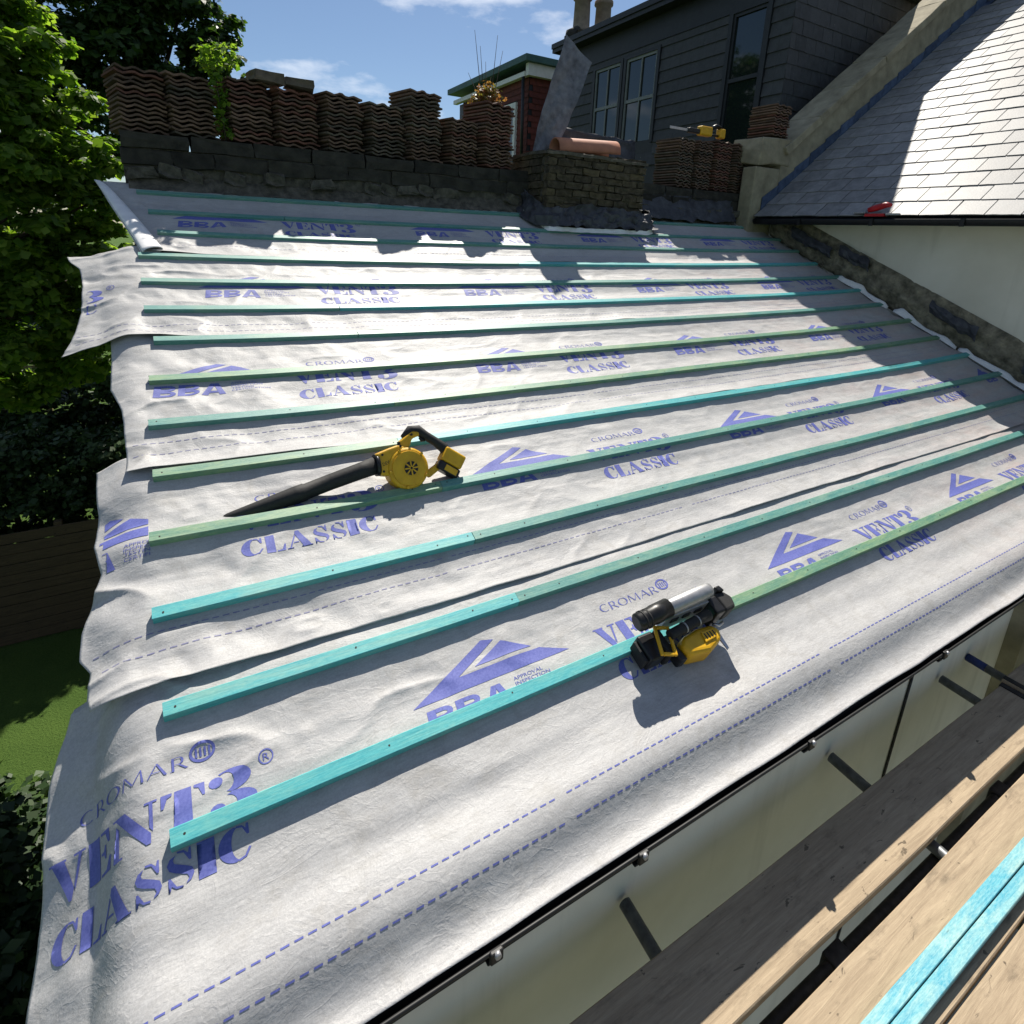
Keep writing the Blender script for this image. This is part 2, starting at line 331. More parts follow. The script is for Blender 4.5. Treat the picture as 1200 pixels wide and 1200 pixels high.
# ------------------------------------------------------------------ ground
me = MB().grid(np.stack(np.meshgrid(np.linspace(-400, 400, 41), np.linspace(-400, 400, 41), indexing='ij') + [np.full((41, 41), GZ)], -1), False).mesh('ground', MT['lawn'])
tag(ob('ground', me), kind='structure')
pm = simple('pale_bounce_paving', (0.55, 0.50, 0.42), (0.40, 0.36, 0.30), 2.0, 0.9, bump=0.3)
b_ = MB()
b_.box((-1.2, -9, GZ), (9, 0.6, GZ + 0.04)); tag(b_.build('bounce_paving', pm), kind='structure')  # pale paving, unseen, added to bounce warm light onto the shaded eaves wall

# ------------------------------------------------------------------ the extension below the stripped roof
hx = thing('house_extension', 'cream rendered house extension carrying the membrane covered roof, with black eaves gutter', 'house', loc=(3.7, 1.9, GZ))
def hxp(mb, name, mat, par=hx):
    o = mb.build(name, mat, par)
    if par is hx: o.location = -hx.location
    return o
hxp(MB().box((0.03, -0.37, GZ - 0.3), (7.52, -0.14, -0.30)), 'eaves_wall', MT['render'])
m_ = MB(); m_.add([(0.03, -0.139, GZ - 0.3), (0.03, 4.29, GZ - 0.3), (0.03, 4.29, 1.79), (0.03, -0.139, -0.20), (0.28, -0.139, GZ - 0.3), (0.28, 4.29, GZ - 0.3), (0.28, 4.29, 1.79), (0.28, -0.139, -0.20)],
    [(0, 1, 2, 3), (7, 6, 5, 4), (0, 4, 5, 1), (1, 5, 6, 2), (2, 6, 7, 3), (3, 7, 4, 0)])
hxp(m_, 'gable_wall', MT['soot'])
# sloping deck under the sheets
xs = np.linspace(0.04, 7.50, 40); ss = np.linspace(-0.50, 4.70, 30); X_, S_ = np.meshgrid(xs, ss, indexing='ij')
dk = hxp(MB().grid(roofw(X_, S_, -0.15 - 0.02 * (S_ < -0.2))), 'roof_deck', MT['fence']); solidify(dk, 0.03, 0)
# fascia, gutter, brackets
hxp(MB().box((-0.02, -0.440, -0.42), (7.5, -0.372, -0.270)), 'fascia', MT['gutter'])
gp = []
for k in range(13):
    a = math.pi * k / 12; gp.append((-0.478 + 0.033 * math.cos(a), -0.255 - 0.040 * math.sin(a)))
gx = np.linspace(0.03, 7.46, 60)
gdip = lambda x: 0.006 * math.sin(x * 1.7) - 0.004 * x / 7
P = np.array([[(x, y, z + gdip(x)) for (y, z) in gp] for x in gx])
gut = hxp(MB().grid(P), 'gutter', MT['gutter']); solidify(gut, 0.003, 0)
lip = MB().tube([(x, -0.512, -0.254 + gdip(x)) for x in gx], 0.006, 8); o = lip.build('gutter_lip', MT['gutter'], gut)
for x in (0.74, 1.27, 2.15, 3.22, 4.4, 5.6, 6.8):
    b = MB().box((x - 0.02, -0.526, -0.280), (x + 0.02, -0.511, -0.238)).box((x - 0.02, -0.509, -0.308), (x + 0.02, -0.441, -0.299))
    b = b.build('gutter_bracket', MT['gutter'], gut); bevel(b, 0.005)
    MB().tube([(x, -0.533, -0.246), (x, -0.521, -0.246)], [0.009, 0.011], 10).build('bracket_clip', MT['alu'], gut)
P = []
for x in (0.44, 0.50):
    pass
hxp(MB().tube([(0.30, -0.478, -0.29), (0.30, -0.478, -0.36), (0.30, -0.46, -0.45), (0.30, -0.42, -0.55), (0.30, -0.42, GZ)], 0.036, 12), 'downpipe', MT['gutter'])
hxp(MB().tube([(3.34, -0.378, -0.45), (3.335, -0.378, -1.2), (3.35, -0.378, -2.0), (3.34, -0.378, GZ)], 0.007, 8), 'wall_cable', MT['rust_dark'])
hxp(MB().box((4.62, -0.46, GZ), (7.51, -0.371, -0.45)), 'wall_pier', MT['stone'])

# ------------------------------------------------------------------ membrane sheets
G = 0.345
BS = [0.0 - 0.01, 0.345, 0.70, 1.04, 1.385, 1.72, 2.07, 2.425, 2.755, 3.09, 3.435, 3.79, 4.14, 4.50]     # lower arris of every batten, eaves first
def between(s):                                   # 0 on a batten, 1 midway
    s = np.asarray(s, float); b = np.array(BS); k = np.clip(np.searchsorted(b, s) - 1, 0, len(b) - 2)
    f = (s - b[k] - 0.024) / (b[k + 1] - b[k]); return np.where(s < 0, 0, np.sin(np.pi * np.clip(f, 0, 1)) ** 2)

SHEETS = [  # s_low, s_high, droop angle deg, text x0
    dict(lo=-0.548, hi=0.60, an=46, x0=-0.37, edge=[(-0.6, -0.43), (0.0, -0.42), (0.12, -0.40), (0.35, -0.40), (0.58, -0.37), (0.7, -0.36)]),
    dict(lo=0.465, hi=1.58, an=20, x0=0.29 - 1.90, edge=[(0.4, -0.19), (0.52, -0.225), (0.62, -0.22), (0.68, -0.255), (0.78, -0.25), (1.0, -0.19), (1.15, -0.225), (1.3, -0.21), (1.62, -0.24)]),
    dict(lo=1.45, hi=2.58, an=20, x0=0.70 - 1.83, edge=[(1.4, -0.10), (1.6, -0.10), (1.9, -0.12), (2.1, -0.175), (2.42, -0.18), (2.6, -0.18)]),
    dict(lo=2.485, hi=3.62, an=16, x0=1.03 - 1.85, edge=[(2.4, -0.34), (2.47, -0.42), (2.6, -0.37), (2.9, -0.335), (3.2, -0.335), (3.42, -0.37), (3.55, -0.43), (3.65, -0.45)]),
    dict(lo=3.495, hi=4.73, an=0, x0=0.97 - 1.89, edge=[(3.4, 0.05), (3.5, 0.05), (4.72, -0.26), (4.8, -0.26)]),
]
PER = [1.93, 1.90, 1.83, 1.85, 1.89]
TS = [-0.10, 0.90, 1.87, 2.86, 3.89]              # lettering base lines

def surf(i, a, s, lift=0.0):
    a = np.asarray(a, float); s = np.asarray(s, float); a, s = np.broadcast_arrays(a, s)
    sh = SHEETS[i]
    win = between(s)
    ampl = 0.35 + 1.1 * np.exp(-np.clip(a, -0.3, 9) / 0.9)
    h = -0.035 + 0.0 * a
    h = h - 0.013 * win * (0.6 + 0.8 * vnoise(a * 1.3, s * 2.1, 5))
    h = h + win * ampl * 0.016 * fbm(a * 5.5 + 2.2 * s, s * 3.2, 21, 3)
    rid = 1 - np.abs(fbm(a * 3.1 - s * 1.7, s * 5.0 + a * 0.6, 41, 2)) * 2.2
    h = h + win * ampl * 0.011 * np.clip(rid, 0, 1) ** 3
    h = h + 0.0022 * fbm(a * 2.0, s * 24, 33, 2) * (0.4 + win) + 0.0030 * fbm(a * 9, s * 12, 71, 3) * np.where(s > 0.03, 0.35 + win, 0.6)
    # eaves: hollow behind the fascia, then kicked up over it
    if i == 0:
        q = -s
        wav = 0.02 * fbm(a * 1.1, 0.3 + 0 * s, 91, 2)
        sst = lambda a0, a1, t: (lambda u: u * u * (3 - 2 * u))(np.clip((t - a0) / (a1 - a0), 0, 1))
        qq = q + wav
        hump = 0.034 * sst(0.18, 0.37, qq) - (0.031 + 0.012 * fbm(a * 0.9, 5.0 + 0 * s, 95, 2)) * sst(0.375, 0.505, qq) + 0.018 * sst(0.50, 0.57, q)
        rip = 0.010 * np.exp(-((q - 0.20) / 0.10) ** 2) * fbm(a * 1.4, 9.1 + s * 4, 57, 3) + 0.008 * np.clip(q / 0.1, 0, 1) * fbm(a * 0.8 + q * 2, q * 9, 58, 2)
        h = h + np.where(q > 0, hump + rip - 0.005 * np.exp(-((q - 0.10) / 0.05) ** 2), 0)
    # lap over the sheet below, loose lower edge
    dlo = s - sh['lo']
    loose = np.clip(1 - dlo / 0.16, 0, 1)
    if i > 0: h = h + 0.0035 * i + loose ** 2 * (0.010 + 0.020 * np.clip(fbm(a * 2.3 + i, 2.0 * i + 0 * s, 61, 2) + 1.0 * np.exp(-np.abs(a) / 0.45), -0.3, 1.2))
    # flap past the verge droops
    d = np.clip(-a - 0.015, 0, 9); an = R(sh['an']); Rb = 0.22
    phi = (lambda t: t * t * (3 - 2 * t) * 0.5 + t * 0.5)(np.clip(d / Rb, 0, 1)) * an * (1 + 0.35 * fbm(s * 3.0, 7.7 * (i + 1) + 0 * a, 77, 2))
    x = np.where(d > 0, -0.015 - d * np.cos(phi * 0.85), a)
    h = h - d * np.sin(phi * 0.85) + np.clip(d * 6, 0, 1) * 0.020 * fbm(a * 5, s * 6 + i * 9, 83, 3)
    return roofw(x, s, h + lift)

# --- lettering: polygons on a flat unit grid, later draped on the sheet
def arc(cx, cy, rx, ry, a0, a1, tmin, tmax, n=12):
    o_ = []; i_ = []
    for k in range(n + 1):
        u_ = k / n; a = R(a0 + (a1 - a0) * u_); t = tmin + (tmax - tmin) * math.sin(math.pi * u_)
        o_.append((cx + rx * math.cos(a), cy + ry * math.sin(a))); i_.append((cx + (rx - t) * math.cos(a), cy + (ry - min(t, ry * .85) * (0.25 if tmax > .2 else 1)) * math.sin(a)))
    return [[o_[k], o_[k + 1], i_[k + 1], i_[k]] for k in range(n)]
def cres(cx, cy, rx, ry, dx, dy, qx, qy, a0, a1, n=14):
    A = [R(a0 + (a1 - a0) * k / n) for k in range(n + 1)]
    o_ = [(cx + rx * math.cos(a), cy + ry * math.sin(a)) for a in A]; i_ = [(dx + qx * math.cos(a), dy + qy * math.sin(a)) for a in A]
    return [[o_[k], o_[k + 1], i_[k + 1], i_[k]] for k in range(n)]
def ball(cx, cy, r, n=12, ry=None):
    ry = ry or r; return [[(cx + r * math.cos(2 * math.pi * k / n), cy + ry * math.sin(2 * math.pi * k / n)) for k in range(n)]]
def ring_(cx, cy, rx, ry, t1, t2, n=20):
    res = []
    for k in range(n):
        q = []
        for a in (k, k + 1): q.append((cx + rx * math.cos(2 * math.pi * a / n), cy + ry * math.sin(2 * math.pi * a / n)))
        for a in (k + 1, k): q.append((cx + (rx - t2) * math.cos(2 * math.pi * a / n), cy + (ry - t1 * .6) * math.sin(2 * math.pi * a / n)))
        res.append(q)
    return res
GL = {
 'V': (.87, [[(0, 1), (.40, 1), (.40, .95), (.36, .95), (.555, .25), (.50, 0), (.43, 0), (.07, .95), (0, .95)], [(.58, 1), (.87, 1), (.87, .95), (.78, .95), (.59, .20), (.565, .32), (.70, .95), (.58, .95)]]),
 'E': (.74, [[(0, 0), (.34, 0), (.34, 1), (0, 1)], [(.39, 1), (.68, 1), (.70, .68), (.64, .68), (.56, .92), (.39, .94)], [(.39, .54), (.49, .55), (.53, .67), (.57, .67), (.57, .36), (.53, .36), (.49, .47), (.39, .48)], [(.39, 0), (.71, 0), (.74, .34), (.68, .34), (.58, .08), (.39, .06)]]),
 'N': (.92, [[(0, 0), (.23, 0), (.23, .05), (.15, .05), (.15, .72), (.08, .82), (.08, .05), (0, .05)], [(0, 1), (.30, 1), (.80, .24), (.80, 0), (.71, 0), (.08, .95), (0, .95)], [(.68, 1), (.92, 1), (.92, .95), (.84, .95), (.84, .27), (.77, .38), (.77, .95), (.68, .95)]]),
 'T': (.84, [[(.22, 0), (.62, 0), (.62, .05), (.58, .05), (.58, 1), (.26, 1), (.26, .05), (.22, .05)], [(.21, 1), (0, 1), (0, .66), (.05, .66), (.12, .89), (.21, .93)], [(.63, 1), (.84, 1), (.84, .66), (.79, .66), (.72, .89), (.63, .93)]]),
 '3': (.96, [[(px * 1.2, (py - .5) * 1.22 + .47) for px, py in q] for q in (cres(.36, .75, .37, .25, .28, .75, .15, .205, 120, -88) + cres(.36, .25, .43, .25, .28, .25, .17, .205, 88, -120) + ball(.125, .80, .12, ry=.125) + ball(.125, .205, .13, ry=.135))]),
 'C': (.84, cres(.46, .5, .46, .5, .52, .5, .20, .455, 97, 263) + [[(.47, 1), (.62, .97), (.70, .86), (.72, .98), (.78, .98), (.78, .66), (.72, .66), (.62, .90), (.47, .94)], [(.47, 0), (.66, .05), (.80, .28), (.74, .30), (.62, .10), (.47, .06)]]),
 'L': (.74, [[(0, 0), (.34, 0), (.34, 1), (0, 1)], [(.39, 0), (.71, 0), (.74, .36), (.68, .36), (.58, .08), (.39, .06)]]),
 'A': (.96, [[(.36, 1), (.50, 1), (.90, .06), (.96, .06), (.96, 0), (.52, 0), (.52, .06), (.58, .06), (.32, .84)], [(.30, .79), (.335, .69), (.12, .06), (.2, .06), (.2, 0), (-.03, 0), (-.03, .06), (.06, .06)], [(.23, .29), (.455, .29), (.43, .35), (.25, .35)]]),
 'S': (.66, [[(.03, .70), (.08, .55), (.22, .44), (.48, .30), (.52, .20), (.44, .06), (.56, .12), (.64, .28), (.60, .44), (.46, .54), (.20, .70), (.17, .80), (.24, .92), (.10, .86)], [(.27, 1), (.42, .98), (.52, .86), (.55, 1), (.59, 1), (.59, .66), (.54, .66), (.42, .91), (.27, .95)], [(.38, 0), (.22, .03), (.12, .14), (.09, 0), (.05, 0), (.05, .35), (.10, .35), (.23, .09), (.38, .05)]]),
 'I': (.42, [[(0, 0), (.42, 0), (.42, .05), (.38, .05), (.38, .95), (.42, .95), (.42, 1), (0, 1), (0, .95), (.04, .95), (.04, .05), (0, .05)]]),
 'b': (.86, [[(0, 0), (.27, 0), (.27, 1), (0, 1)], [(.275, 1), (.50, 1), (.50, .83), (.275, .83)], [(.275, .68), (.50, .68), (.50, .33), (.275, .33)], [(.275, .18), (.50, .18), (.50, 0), (.275, 0)]] + cres(.505, .755, .31, .245, .505, .755, .12, .075, 90, -90, 8) + cres(.505, .255, .345, .255, .505, .255, .15, .075, 90, -90, 8)),
 'o': (.95, ring_(.475, .5, .475, .5, .07, .13)), 'r': (.82, [[(.08, 0), (.20, 0), (.20, 1), (.08, 1)], [(.0, 0), (.075, 0), (.075, .05), (0, .05)], [(.205, 1), (.40, 1), (.40, .95), (.205, .95)], [(.205, .50), (.40, .50), (.40, .45), (.205, .45)], [(.36, .44), (.46, .44), (.84, 0), (.70, 0)]] + cres(.405, .725, .24, .275, .405, .725, .12, .225, 90, -90, 8)),
 'm': (1.12, [[(.06, 0), (.11, 0), (.17, .86), (.12, 1)], [(.13, 1), (.21, 1), (.57, .20), (.54, .06)], [(.575, .18), (.94, 1), (.99, 1), (.59, .06)], [(.945, .9), (.995, 1), (1.10, 0), (.98, 0)]]), 'c': (.85, cres(.46, .5, .46, .5, .475, .5, .35, .455, 50, 310)), 'k': (.95, [[(.42, 1), (.52, 1), (.92, 0), (.78, 0)], [(.02, 0), (.07, 0), (.44, .85), (.41, .93)], [(.22, .34), (.62, .34), (.60, .40), (.24, .40)]]),
 'a': (.98, [[(0, 0), (.26, 0), (.485, .80), (.485, 1), (.33, 1)], [(.49, 1), (.65, 1), (.98, 0), (.72, 0), (.49, .80)], [(.30, .17), (.68, .17), (.63, .33), (.345, .33)]]),
}
def word(t, x, y, wid, hgt, gap=0.07, shear=0.0):
    tot = sum(GL[c][0] for c in t) + gap * (len(t) - 1); k = wid / tot; polys = []; cx = 0
    for c in t:
        for p in GL[c][1]: polys.append([(x + (cx + px) * k + shear * py * hgt, y + py * hgt) for px, py in p])
        cx += GL[c][0] + gap
    return polys
def font_polys(t, x, y, wid, hgt):
    cu = bpy.data.curves.new('tmp_text', 'FONT'); cu.body = t; cu.resolution_u = 3
    o = bpy.data.objects.new('tmp_text', cu); col.objects.link(o); bpy.context.view_layer.update()
    me = o.to_mesh(); vs_ = [v.co.copy() for v in me.vertices]; fs = [list(p.vertices) for p in me.polygons]
    x0 = min(v.x for v in vs_); x1 = max(v.x for v in vs_); y0 = min(v.y for v in vs_); y1 = max(v.y for v in vs_)
    res = [[(x + (vs_[i].x - x0) / (x1 - x0) * wid, y + (vs_[i].y - y0) / (y1 - y0) * hgt) for i in f] for f in fs]
    o.to_mesh_clear(); bpy.data.objects.remove(o); bpy.data.curves.remove(cu); return res
def ring(cx, cy, rx, ry, t, n=24): return [[(cx + rx * math.cos(2 * math.pi * k / n), cy + ry * math.sin(2 * math.pi * k / n)), (cx + rx * math.cos(2 * math.pi * (k + 1) / n), cy + ry * math.sin(2 * math.pi * (k + 1) / n)),
    (cx + (rx - t) * math.cos(2 * math.pi * (k + 1) / n), cy + (ry - t) * math.sin(2 * math.pi * (k + 1) / n)), (cx + (rx - t) * math.cos(2 * math.pi * k / n), cy + (ry - t) * math.sin(2 * math.pi * k / n))] for k in range(n)]
def cut(polys, step=0.016):
    bm = bmesh.new()
    for p in polys:
        try: bm.faces.new([bm.verts.new((x, y, 0)) for x, y in p])
        except Exception: pass
    bmesh.ops.triangulate(bm, faces=bm.faces[:])
    xs_ = [v.co.x for v in bm.verts]; ys_ = [v.co.y for v in bm.verts]
    for ax, lo, hi in ((0, min(xs_), max(xs_)), (1, min(ys_), max(ys_))):
        q = math.ceil(lo / step) * step
        while q < hi:
            bmesh.ops.bisect_plane(bm, geom=bm.verts[:] + bm.edges[:] + bm.faces[:], plane_co=(q, 0, 0) if ax == 0 else (0, q, 0), plane_no=(1, 0, 0) if ax == 0 else (0, 1, 0)); q += step
    bm.verts.index_update(); vs_ = np.array([(v.co.x, v.co.y) for v in bm.verts]); fs = [tuple(v.index for v in f.verts) for f in bm.faces]; bm.free(); return vs_, fs
DEC = dict(
    product_name_print=cut(word('VENT3', -0.01, 0.132, 0.61, 0.105)),
    registered_mark_print=cut(ring(0.635, 0.238, 0.022, 0.022, 0.004) + font_polys('R', 0.626, 0.228, 0.018, 0.02)),
    product_grade_print=cut(word('CLASSIC', 0.0, 0.0, 0.57, 0.085)),
    maker_name_print=cut(word('cromkr', 0.085, 0.295, 0.34, 0.036, 0.10) + ring(0.465, 0.325, 0.036, 0.028, 0.008) + [[(0.445 + 0.012 * k, 0.312), (0.451 + 0.012 * k, 0.312), (0.451 + 0.012 * k, 0.336), (0.445 + 0.012 * k, 0.336)] for k in range(4)]),
    approval_mark_print=cut([[(1.11, 0.205), (1.78, 0.205), (1.62, 0.262), (1.31, 0.262), (1.49, 0.352), (1.44, 0.362)][:0] or
        [(1.11, 0.205), (1.78, 0.205), (1.665, 0.256), (1.305, 0.256)], [(1.11, 0.205), (1.305, 0.256), (1.495, 0.348), (1.445, 0.362)],
        [(1.38, 0.272), (1.635, 0.272), (1.52, 0.333)]] + word('bba', 1.14, 0.095, 0.33, 0.085, 0.06, 0.12)
        + font_polys('APPROVAL', 1.50, 0.168, 0.13, 0.014) + font_polys('INSPECTION', 1.50, 0.148, 0.155, 0.014) + font_polys('TESTING', 1.50, 0.128, 0.11, 0.014) + font_polys('CERTIFICATION', 1.50, 0.108, 0.19, 0.014)),
)
SLAB = ['lowest membrane sheet draped over the eaves, its drooping left end printed VENT3 CLASSIC',
        'second membrane sheet up from the eaves, lapped over the lowest one, with ragged left end',
        'third membrane sheet up from the eaves, mid roof, with narrow left end',
        'fourth membrane sheet up from the eaves, its wide flap hanging out past the verge',
        'topmost membrane sheet under the party wall, its left corner rolled into a white cone']
sheet_obs = []
for i, sh in enumerate(SHEETS):
    t = thing('roofing_membrane', SLAB[i], 'roof membrane', 'membrane sheets laid across the roof', loc=tuple(W(3.7, (sh['lo'] + sh['hi']) / 2, -0.03)))
    es = np.array(sh['edge']); ns = int((sh['hi'] - sh['lo']) / 0.0075) + 1
    s1 = np.linspace(sh['lo'], sh['hi'], ns)
    al = np.interp(s1, es[:, 0], es[:, 1]) + 0.006 * fbm(s1 * 5, s1 * 0 + i, 101, 2)
    tgt = np.concatenate([np.linspace(0, 0.07, 64, endpoint=False), np.linspace(0.07, 0.30, 130, endpoint=False), np.linspace(0.30, 1, 220)])
    xr = 7.44 + 0.05 * fbm(s1 * 4, s1 * 0, 131, 2)
    A = al[None, :] + (xr - al)[None, :] * tgt[:, None]
    S2 = np.broadcast_to(s1[None, :], A.shape).copy()
    # ragged lower edge
    S2 = S2 + (0.010 * fbm(A * 2.0, A * 0 + i * 5, 111, 3)) * np.clip(1 - (S2 - sh['lo']) / 0.1, 0, 1) + (0.0 if i else 0)
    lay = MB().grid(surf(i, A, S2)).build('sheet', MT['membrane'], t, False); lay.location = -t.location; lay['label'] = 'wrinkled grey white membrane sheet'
    solidify(lay, 0.0012, -1)
    sheet_obs.append(t)
    k = 0
    while sh['x0'] + PER[i] * k < 6.9:
        x0 = sh['x0'] + PER[i] * k; k += 1
        for nm, (V2, F2) in DEC.items():
            a = V2[:, 0] + x0; s_ = V2[:, 1] + TS[i]; f2 = F2
            lim = np.interp(s_, es[:, 0], es[:, 1]) + 0.02
            okv = (a > lim) & (a < (-0.02 if i == 1 and k == 1 and nm == 'approval_mark_print' else 7.35))
            f2 = [f for f in f2 if all(okv[j] for j in f)]
            if not f2: continue
            pts = surf(i, a, s_, 0.0013 + 0.0006 * np.clip((0.12 - a) / 0.12, 0, 1) + 0.0006 * np.clip((a - 2) / 3, 0, 1))
            o = MB().add(pts.tolist(), f2, True).build(nm, MT['ink'], t, False); o.location = -t.location
            o.data.polygons.foreach_set('use_smooth', [True] * len(o.data.polygons))
    for q, off in enumerate((-0.235, -0.305)):    # dashed lap lines
        base = TS[i] + off; 
        if i == 4 and q == 1: continue
        b = MB(); x = -0.45
        while x < 7.3:
            if ((x + 0.4) % 1.45) > 0.05:
                aa = np.array([x, x + 0.022, x + 0.022, x]); s4 = np.array([base, base, base + 0.0045, base + 0.0045])
                if x > np.interp(base, es[:, 0], es[:, 1]) + 0.01: b.add(surf(i, aa, s4, 0.0010).tolist(), [(0, 1, 2, 3)])
            x += 0.034
        o = b.build('dashed_lap_line', MT['ink'] if i == 0 else MT['fadedink'], t); o.location = -t.location; o['kind'] = 'stuff'
# rolled corner of the top sheet
n1, n2 = 34, 30; P = np.zeros((n1, n2, 3))
for a in range(n1):
    u_ = a / (n1 - 1); s = 4.74 + (3.50 - 4.74) * u_; rad = 0.004 + 0.060 * u_ ** 0.38; xc = -0.31 + 0.30 * u_ + rad
    for b_ in range(n2):
        an = R(-170 + 400 * b_ / (n2 - 1)); rr = rad * (1 - 0.16 * b_ / n2)
        P[a, b_] = roofw(xc + rr * math.cos(an) + 0.004 * float(fbm(u_ * 6, b_ * 0.2, 141, 2)), s + 0.03 * math.cos(an) * u_, -0.022 + (rad + rr * math.sin(an)) * 0.40)
o = MB().grid(P).build('rolled_corner', MT['underside'], sheet_obs[4]); o.location = -sheet_obs[4].location; solidify(o, 0.0015, 0)
o['label'] = 'white underside of the sheet rolled into a cone'
# white membrane edge turned up along the abutment and at the chimney foot
for nm, prm in (('upturn', [(7.43, 0.55, 1.50), (7.42, 1.52, 2.30), (7.40, 2.36, 3.10)]),):
    for (xx, sa, sb) in prm:
        sv = np.linspace(sa, sb, 30); P = np.zeros((30, 5, 3))
        for j, s in enumerate(sv):
            e = min(1, 4 * math.sin(math.pi * j / 29)); k = 0.012 + 0.085 * e * float(vnoise(s * 9, 3.3, 7)) * (0.4 + 0.9 * float(vnoise(s * 2.3, 8.3, 17)))
            for q in range(5): P[j, q] = roofw(xx - 0.04 + 0.05 * q / 4 + 0.05 * float(vnoise(s * 4, 1.1, 9)), s + 0.02 * q / 4, -0.02 + k * (q / 4) ** 1.5)
        i = 1 if sa < 1.4 else (2 if sa < 2.3 else 3)
        o = MB().grid(P).build('turned_up_edge', MT['underside'], sheet_obs[i]); o.location = -sheet_obs[i].location; solidify(o, 0.002, 0)

# ------------------------------------------------------------------ battens
PLACE = ['lowest batten, next to the eaves', 'second batten from the eaves', 'third batten from the eaves', 'fourth batten from the eaves', 'fifth batten from the eaves',
         'sixth batten from the eaves', 'seventh batten from the eaves', 'eighth batten from the eaves', 'seventh batten below the party wall', 'sixth batten below the party wall',
         'fifth batten below the party wall', 'fourth batten below the party wall', 'third batten below the party wall', 'second batten below the party wall', 'topmost batten, under the party wall']
PLACE = PLACE[:8] + PLACE[9:]
def batten(k, x0, x1, mat, side, colr):
    L = x1 - x0; n = max(4, int(L / 0.12)); s0 = BS[k]; vs_ = []; F = []
    off = W(x0, s0, -0.034)
    jit = 0.0018
    for j in range(n + 1):
        x = x0 + L * j / n
        ds = 0.006 * float(fbm(x * 0.8, k * 3.3, 5, 2)); dh = 0.0015 * float(fbm(x * 1.1, k * 2.3, 8, 2))
        c = 0.0025
        for (s, h) in ((0, -0.0345), (0, -c), (c, 0), (0.049 - c, 0), (0.049, -c), (0.049, -0.0345)):
            vs_.append(W(x + (random.uniform(-1, 1) * jit if j in (0, n) else 0), s0 + s + ds, h + dh) - off)
    for j in range(n):
        for q in range(6): F.append((j * 6 + q, j * 6 + (q + 1) % 6, (j + 1) * 6 + (q + 1) % 6, (j + 1) * 6 + q))
    F.append(tuple(range(6))); F.append(tuple(n * 6 + q for q in range(6))[::-1])
    # object frame: long axis = x so that the grain follows
    Mr = Matrix.Rotation(TH, 4, 'X'); Mi = Mr.inverted()
    o = MB().add([Mi @ v for v in vs_], F).build('roof_batten', mat); o.matrix_world = Matrix.Translation(off) @ Mr
    tag(o, '%s roofing batten, %s piece of the %s' % (colr, side, PLACE[k]), 'batten', 'battens nailed across the membrane')
    if k < 6:                                     # nails
        for xx in [x0 + 0.03] + [q_ + random.uniform(-.02, .02) for q_ in np.arange(0.62, 7.4, 0.45) if x0 + 0.1 < q_ < x1 - 0.05] + [x1 - 0.03]:
            p = Mi @ (W(xx + 0.004, s0 + 0.024 + random.uniform(-.006, .006), 0.001) - off); MB().tube([p - Vector((0, 0, 0.004)), p], 0.0035, 8).build('nail', MT['rust_dark'], o)
    return o
CUT = [1.98, 1.29, 1.24, 1.21, 1.10, 1.18, None, 1.16, 1.12, 1.12, 2.9, None, 1.0, 3.55]
LC = ['cyan', 'cyan', 'cyan', 'green', 'green', 'teal', 'green', 'teal', 'teal', 'teal', 'teal', 'teal', 'teal', 'teal']
RC = ['green', 'teal', 'teal', 'teal', 'cyan', 'green', None, 'teal', 'cyan', 'teal', 'cyan', None, 'teal', 'teal']
LX = [0.005, 0.0, -0.02, -0.02, 0.0, -0.01, 0.0, 0.03, -0.01, -0.02, -0.03, 0.09, 0.04, -0.03]
ADJ = dict(cyan='bright cyan', teal='teal stained', green='pale green stained')
for k in range(14):
    end = 7.47 + 0.05 * math.sin(k * 2.3)
    if CUT[k] is None: batten(k, LX[k], end, MT['bat_' + LC[k]], 'single long', ADJ[LC[k]])
    elif k == 13:
        batten(k, LX[k], CUT[k], MT['bat_' + LC[k]], 'verge side', ADJ[LC[k]]); batten(k, 5.28, end, MT['bat_' + RC[k]], 'abutment side', ADJ[RC[k]])
    else:
        batten(k, LX[k], CUT[k], MT['bat_' + LC[k]], 'verge side', ADJ[LC[k]]); batten(k, CUT[k] + 0.003, end, MT['bat_' + RC[k]], 'abutment side', ADJ[RC[k]])

#PART2
# ------------------------------------------------------------------ party wall with coping slabs and bricks
pw = thing('party_wall', 'sooty brick party wall along the top of the roof, carrying stacks of tiles', 'wall', loc=(3.5, 4.5, GZ))
def part(mb, name, mat, par, root=None):
    o = mb.build(name, mat, par)
    if root is None or par is root: o.location = -par.location
    return o
part(MB().box((-0.10, 4.315, GZ - 0.3), (7.50, 4.735, 2.17)), 'wall_core', MT['mortar'], pw, pw)
def lump_box(dx, dy, dz, seed, amt=0.006):
    bm = bmesh.new(); bmesh.ops.create_cube(bm, size=1.0); bmesh.ops.subdivide_edges(bm, edges=bm.edges[:], cuts=1, use_grid_fill=True)
    rr = random.Random(seed)
    for v in bm.verts: v.co = Vector((v.co.x * dx, v.co.y * dy, v.co.z * dz)) + Vector((rr.uniform(-amt, amt), rr.uniform(-amt, amt), rr.uniform(-amt, amt)))
    return bm
def lump_mesh(name, dx, dy, dz, seed, mat, amt=0.006):
    bm = lump_box(dx, dy, dz, seed, amt); me = bpy.data.meshes.new(name); bm.to_mesh(me); bm.free(); me.materials.append(mat); return me
SLB = [lump_mesh('coping_slab', 0.47, 0.47, 0.11, 40 + s, MT['soot'], 0.009) for s in range(4)]
BX = [lump_mesh('brick_chimney', 0.212, 0.08, 0.064, 60 + s, MT['brick'], 0.009) for s in range(4)]
BXH = [lump_mesh('brick_chimney_header', 0.102, 0.08, 0.066, 70 + s, MT['brick'], 0.006) for s in range(2)]
